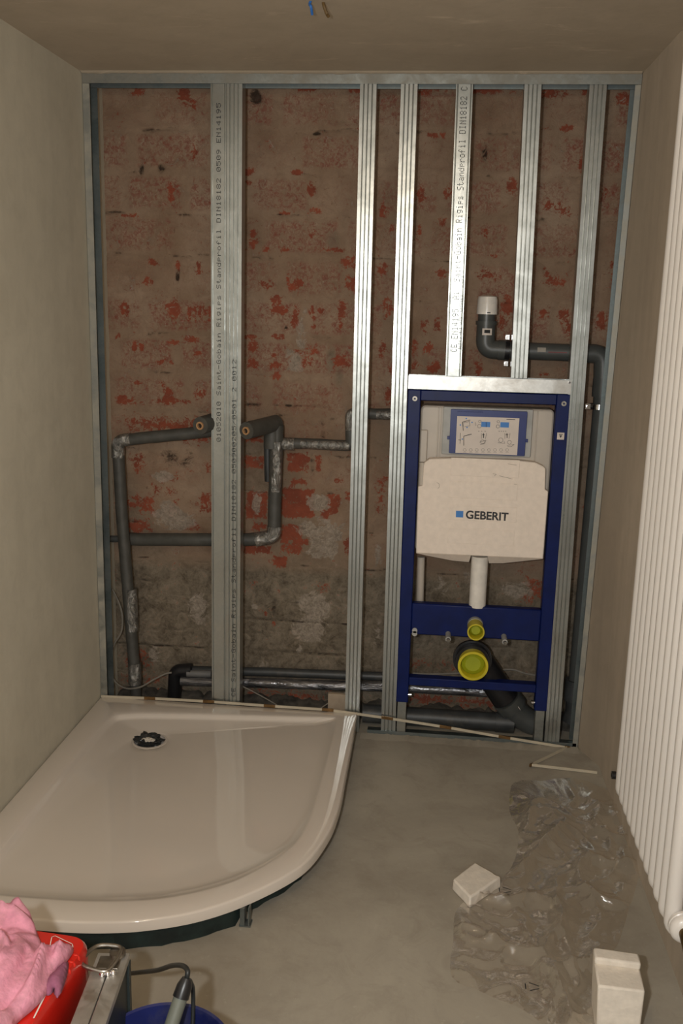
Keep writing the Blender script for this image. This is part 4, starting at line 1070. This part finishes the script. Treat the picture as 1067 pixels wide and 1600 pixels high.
hexa(bm, [(p.x+(.006 if i in (0, 3) else -.002), p.y, .001) for i, p in enumerate(tq)], tq)
bk = [tq[0], tq[1], tq[1].lerp(tq[2], .35), tq[0].lerp(tq[3], .35)]
o2b = BM(); hexa(bm, [Vector((p.x, p.y, zt-.002)) for p in bk], [Vector((p.x, p.y, zt+.014)) for p in bk])
o2b.free()
tag(obj('polystyrene_block', bm, 'foam_block', bevel=.004, ang=50), 'tall stepped white polystyrene block at the bottom right below the radiator', 'polystyrene')

# ------------------------------------------------------------------ front left clutter
ZR = .36
rq = [atz(x, y, ZR) for x, y in ((-60, 1385), (128, 1448), (146, 1500), (70, 1680), (-160, 1680))]
def rounded(poly, r, n=5):
    P = [Vector((p[0], p[1], 0)) for p in poly]; out = []; L = len(P)
    for i in range(L):
        a_, b_, c_ = P[i-1], P[i], P[(i+1) % L]; rr = min(r, (a_-b_).length*.45, (c_-b_).length*.45)
        s = b_+(a_-b_).normalized()*rr; e = b_+(c_-b_).normalized()*rr
        for k in range(n+1): q = k/n; out.append(s*(1-q)**2+b_*2*q*(1-q)+e*q*q)
    return out
# outline of the case in plan: long box running towards the camera
A1 = atz(40, 1418, ZR); A2 = atz(147, 1462, ZR); dr = (atz(78, 1600, ZR)-atz(150, 1490, ZR)).normalized(); 
lt = Vector((-dr.y, dr.x, 0)); lt = lt if lt.x < 0 else -lt
Pc = [A2, A2+dr*.34, A2+dr*.34+lt*.145, A2+lt*.145]
rp = rounded([(p.x, p.y) for p in Pc], .035)
t = thing('tool_case', 'red plastic tool case under the pink cloth at the bottom left', 'tool case', (Pc[0].x-.08, Pc[0].y-.15, 0))
bm = BM(); rs = []; ctr = sum((Vector((p.x, p.y, 0)) for p in rp), Vector())/len(rp)
for s, z in ((.90, .001), (.93, .02), (.95, .25), (1.0, .27), (1.0, ZR-.022), (.985, ZR-.008), (.95, ZR), (.85, ZR+.001), (.5, ZR+.002)):
    rs.append([bm.verts.new((ctr.x+(p.x-ctr.x)*s, ctr.y+(p.y-ctr.y)*s, z)) for p in rp])
for a_, b_ in zip(rs, rs[1:]):
    for k in range(len(rp)): bm.faces.new((a_[k], a_[(k+1) % len(rp)], b_[(k+1) % len(rp)], b_[k]))
bm.faces.new(rs[0][::-1]); bm.faces.new(rs[-1]); case = obj('case_body', bm, 'red', t, ang=40)
for k in range(4):
    p = A2+dr*(.050+.016*k)-lt*(-.010); bm = BM(); bmesh.ops.create_icosphere(bm, subdivisions=3, radius=1)
    for v in bm.verts: v.co = Vector((p.x, p.y, ZR-.006))+lt*(v.co.x*.010)+dr*(v.co.y*.0055)+Vector((0, 0, v.co.z*.008))
    obj('grip_ridge', bm, 'red', t)
# emblem and measuring mark printed on the case
def mark(px, w, mat='plastic_white', z=ZR+.0034):
    bm = BM(); P = [atz(x, y, z) for x, y in px]
    for a_, b_ in zip(P, P[1:]):
        n_ = (b_-a_).cross(Vector((0, 0, 1))).normalized()*w/2; e = (b_-a_).normalized()*w/2
        bm.faces.new([bm.verts.new(q) for q in (a_-n_-e, b_-n_+e, b_+n_+e, a_+n_-e)])
    return bm
bm = mark([(76, 1488), (81, 1464), (86, 1462), (113, 1475), (114, 1480), (103, 1494), (76, 1488)], .0012); obj('emblem_outline', bm, 'plastic_white', t, smooth=False)
bm = mark([(94, 1482), (97, 1474), (100, 1474), (96, 1481), (104, 1484), (102, 1480)], .0016); obj('emblem', bm, 'plastic_white', t, smooth=False)
bm = mark([(74, 1548), (53, 1590)], .0022); obj('white_stripe', bm, 'plastic_white', t, smooth=False)

# pink cloth draped over the case
def cloth(name, outline, z0, amp, mat, label, seed, parent=None, step=.004):
    CP = [p.to_2d() for p in catmull([atz(x, y, z0) for x, y in outline], 4, True)]
    def hf(x, y, e):
        k = math.sqrt(min(1, e/.03))
        w = Vector((x*14+1.2*noise.noise(Vector((x*9, y*9, seed))), y*9+1.2*noise.noise(Vector((x*9, y*9, seed+3))), seed))
        fold = 1-abs(noise.noise(w)*2); f2 = 1-abs(noise.noise(w*2.6+Vector((3, 3, 3)))*2)
        return z0-.004+k*(.012+amp*max(0, fold)**2+amp*.35*f2)
    b_ = sheet(CP, step, hf)
    o = obj(name, b_, mat, parent, ang=180)
    s_ = o.modifiers.new('thick', 'SOLIDIFY'); s_.thickness = .002; s_.offset = 1
    return o
pk = cloth('cleaning_cloth', [(-28, 1416), (0, 1411), (28, 1410), (44, 1425), (54, 1450), (66, 1478), (74, 1490), (90, 1482), (110, 1478), (112, 1486), (98, 1505), (84, 1520), (72, 1548), (54, 1570), (28, 1592), (10, 1612), (-28, 1625)], ZR+.008, .032, 'pink', '', 2)
tag(pk, 'crumpled pink cloth lying on the red case at the bottom left', 'cloth')
o = cloth('cloth_corner', [(84, 1520), (100, 1502), (106, 1500), (102, 1525), (90, 1556), (84, 1545), (76, 1552), (66, 1545), (72, 1532)], ZR+.005, .010, 'mauve', '', 5, pk)
o['label'] = 'darker mauve corner'

# aluminium case with latch beside the red one
ZM = .33
A = atz(203, 1489, ZM); Bm = atz(150, 1496, ZM); dm = (atz(165, 1600, ZM)-A).normalized(); lm = Vector((Bm.x-A.x, Bm.y-A.y, 0))
wm = .052; lm = Vector((dm.y, -dm.x, 0)); lm = lm if lm.x < 0 else -lm
t = thing('aluminium_case', 'narrow aluminium-edged case with steel latch standing against the red case', 'case', (A.x, A.y, 0))
def slab2(a_, l0, l1, w0, w1, z0, z1):
    b_ = BM(); q = [a_+dm*l0+lm*w0, a_+dm*l0+lm*w1, a_+dm*l1+lm*w1, a_+dm*l1+lm*w0]
    return hexa(b_, [(p.x, p.y, z0) for p in q], [(p.x, p.y, z1) for p in q])
obj('case_body', slab2(A, .004, .32, .003, wm-.002, .001, ZM-.012), 'case_dark', t, bevel=.002)
obj('top_edge', slab2(A, 0, .324, 0, wm*.46, ZM-.012, ZM), 'alu', t, bevel=.001)
obj('top_edge', slab2(A, 0, .324, wm*.50, wm, ZM-.012, ZM-.001), 'alu', t, bevel=.001)
obj('corner_strip', slab2(A, -.001, .012, -.001, .004, .001, ZM-.0125), 'case_dark', t, bevel=.001)
obj('latch_plate', slab2(A, .012, .042, .010, .045, ZM, ZM+.003), 'steel', t, bevel=.0008)
bm = BM()
lp_ = [A+dm*.006+lm*.012, A+dm*.000+lm*.030, A+dm*.006+lm*.055, A+dm*.040+lm*.068, A+dm*.052+lm*.040, A+dm*.048+lm*.022]
tube(bm, catmull([(p.x, p.y, ZM+.010+.004*math.sin(i)) for i, p in enumerate(lp_)], 6, True)+[Vector((lp_[0].x, lp_[0].y, ZM+.010))], .0034, 10)
obj('latch_bail', bm, 'steel', t)
bm = BM(); tube(bm, [(A+dm*.008+lm*.018)+Vector((0, 0, .003)), (A+dm*.008+lm*.018)+Vector((0, 0, .009))], .013, 24); obj('latch_disc', bm, 'steel', t)
bm = BM()
for k in range(3):
    p = A+dm*(.050+.003*k)+lm*(.015+.008*k); bmesh.ops.create_icosphere(bm, subdivisions=2, radius=.005, matrix=Matrix.Translation((p.x, p.y, ZM+.003)))
obj('rivet', bm, 'zinc', t)

# blue bucket with grey rod and black cord
bc = Vector((atz(281, 1567, .235).x, atz(281, 1567, .235).y-.108, 0)); RB_ = .108; ZBk = .235
t = thing('bucket', 'dark blue plastic bucket at the bottom edge of the floor', 'bucket', tuple(bc))
bm = BM(); prf = [(.0, .001), (.080, .001), (.083, .004), (.104, ZBk-.012), (RB_+.004, ZBk-.012), (RB_+.004, ZBk-.004), (RB_+.001, ZBk), (RB_-.003, ZBk-.002), (.100, ZBk-.03), (.079, .006), (.0, .006)]
rs = [[bm.verts.new((bc.x+max(q, 1e-4)*math.cos(2*PI*k/64), bc.y+max(q, 1e-4)*math.sin(2*PI*k/64), z)) for k in range(64)] for q, z in prf]
for a_, b_ in zip(rs, rs[1:]):
    for k in range(64): bm.faces.new((a_[k], a_[(k+1) % 64], b_[(k+1) % 64], b_[k]))
obj('bucket_body', bm, 'bucket', t, ang=40)
bm = BM(); bmesh.ops.create_circle(bm, cap_ends=True, radius=.094, segments=48, matrix=Matrix.Translation((bc.x, bc.y, .12))); obj('contents', bm, simple('dirty water', (.02, .025, .06), .15), t)
pt = atz(291, 1532, .30); pb = Vector((bc.x-.030, bc.y-.02, .125))
t = thing('stirring_tool', 'grey rod handle with black cord leaning in the blue bucket', 'tool', tuple(pb))
d = (pt-pb).normalized()
bm = BM(); tube(bm, [pb, pt-d*.02], .0115, 20); obj('handle', bm, 'handle', t)
bm = BM(); tube(bm, [pt-d*.026, pt-d*.008, pt+d*.004], [.0135, .0125, .008], 20); obj('handle_end', bm, 'black', t)
w0 = atz(212, 1520, .12)
cpts = [pt, atz(293, 1517, .315), atz(285, 1509, .30), atz(268, 1509, .26), atz(245, 1516, .20), atz(212, 1520, .12), atz(180, 1524, .03), atz(150, 1528, .006), atz(110, 1560, .006)]
bm = BM(); tube(bm, catmull(cpts, 8), .0042, 12); obj('cord', bm, 'cable_black', t)
bm = BM(); tube(bm, catmull([pt+Vector((.004, 0, 0)), atz(298, 1535, .29), atz(302, 1560, .25), Vector((bc.x+.03, bc.y+.06, .14))], 8), .0036, 12); obj('cord_loop', bm, 'cable_black', t)
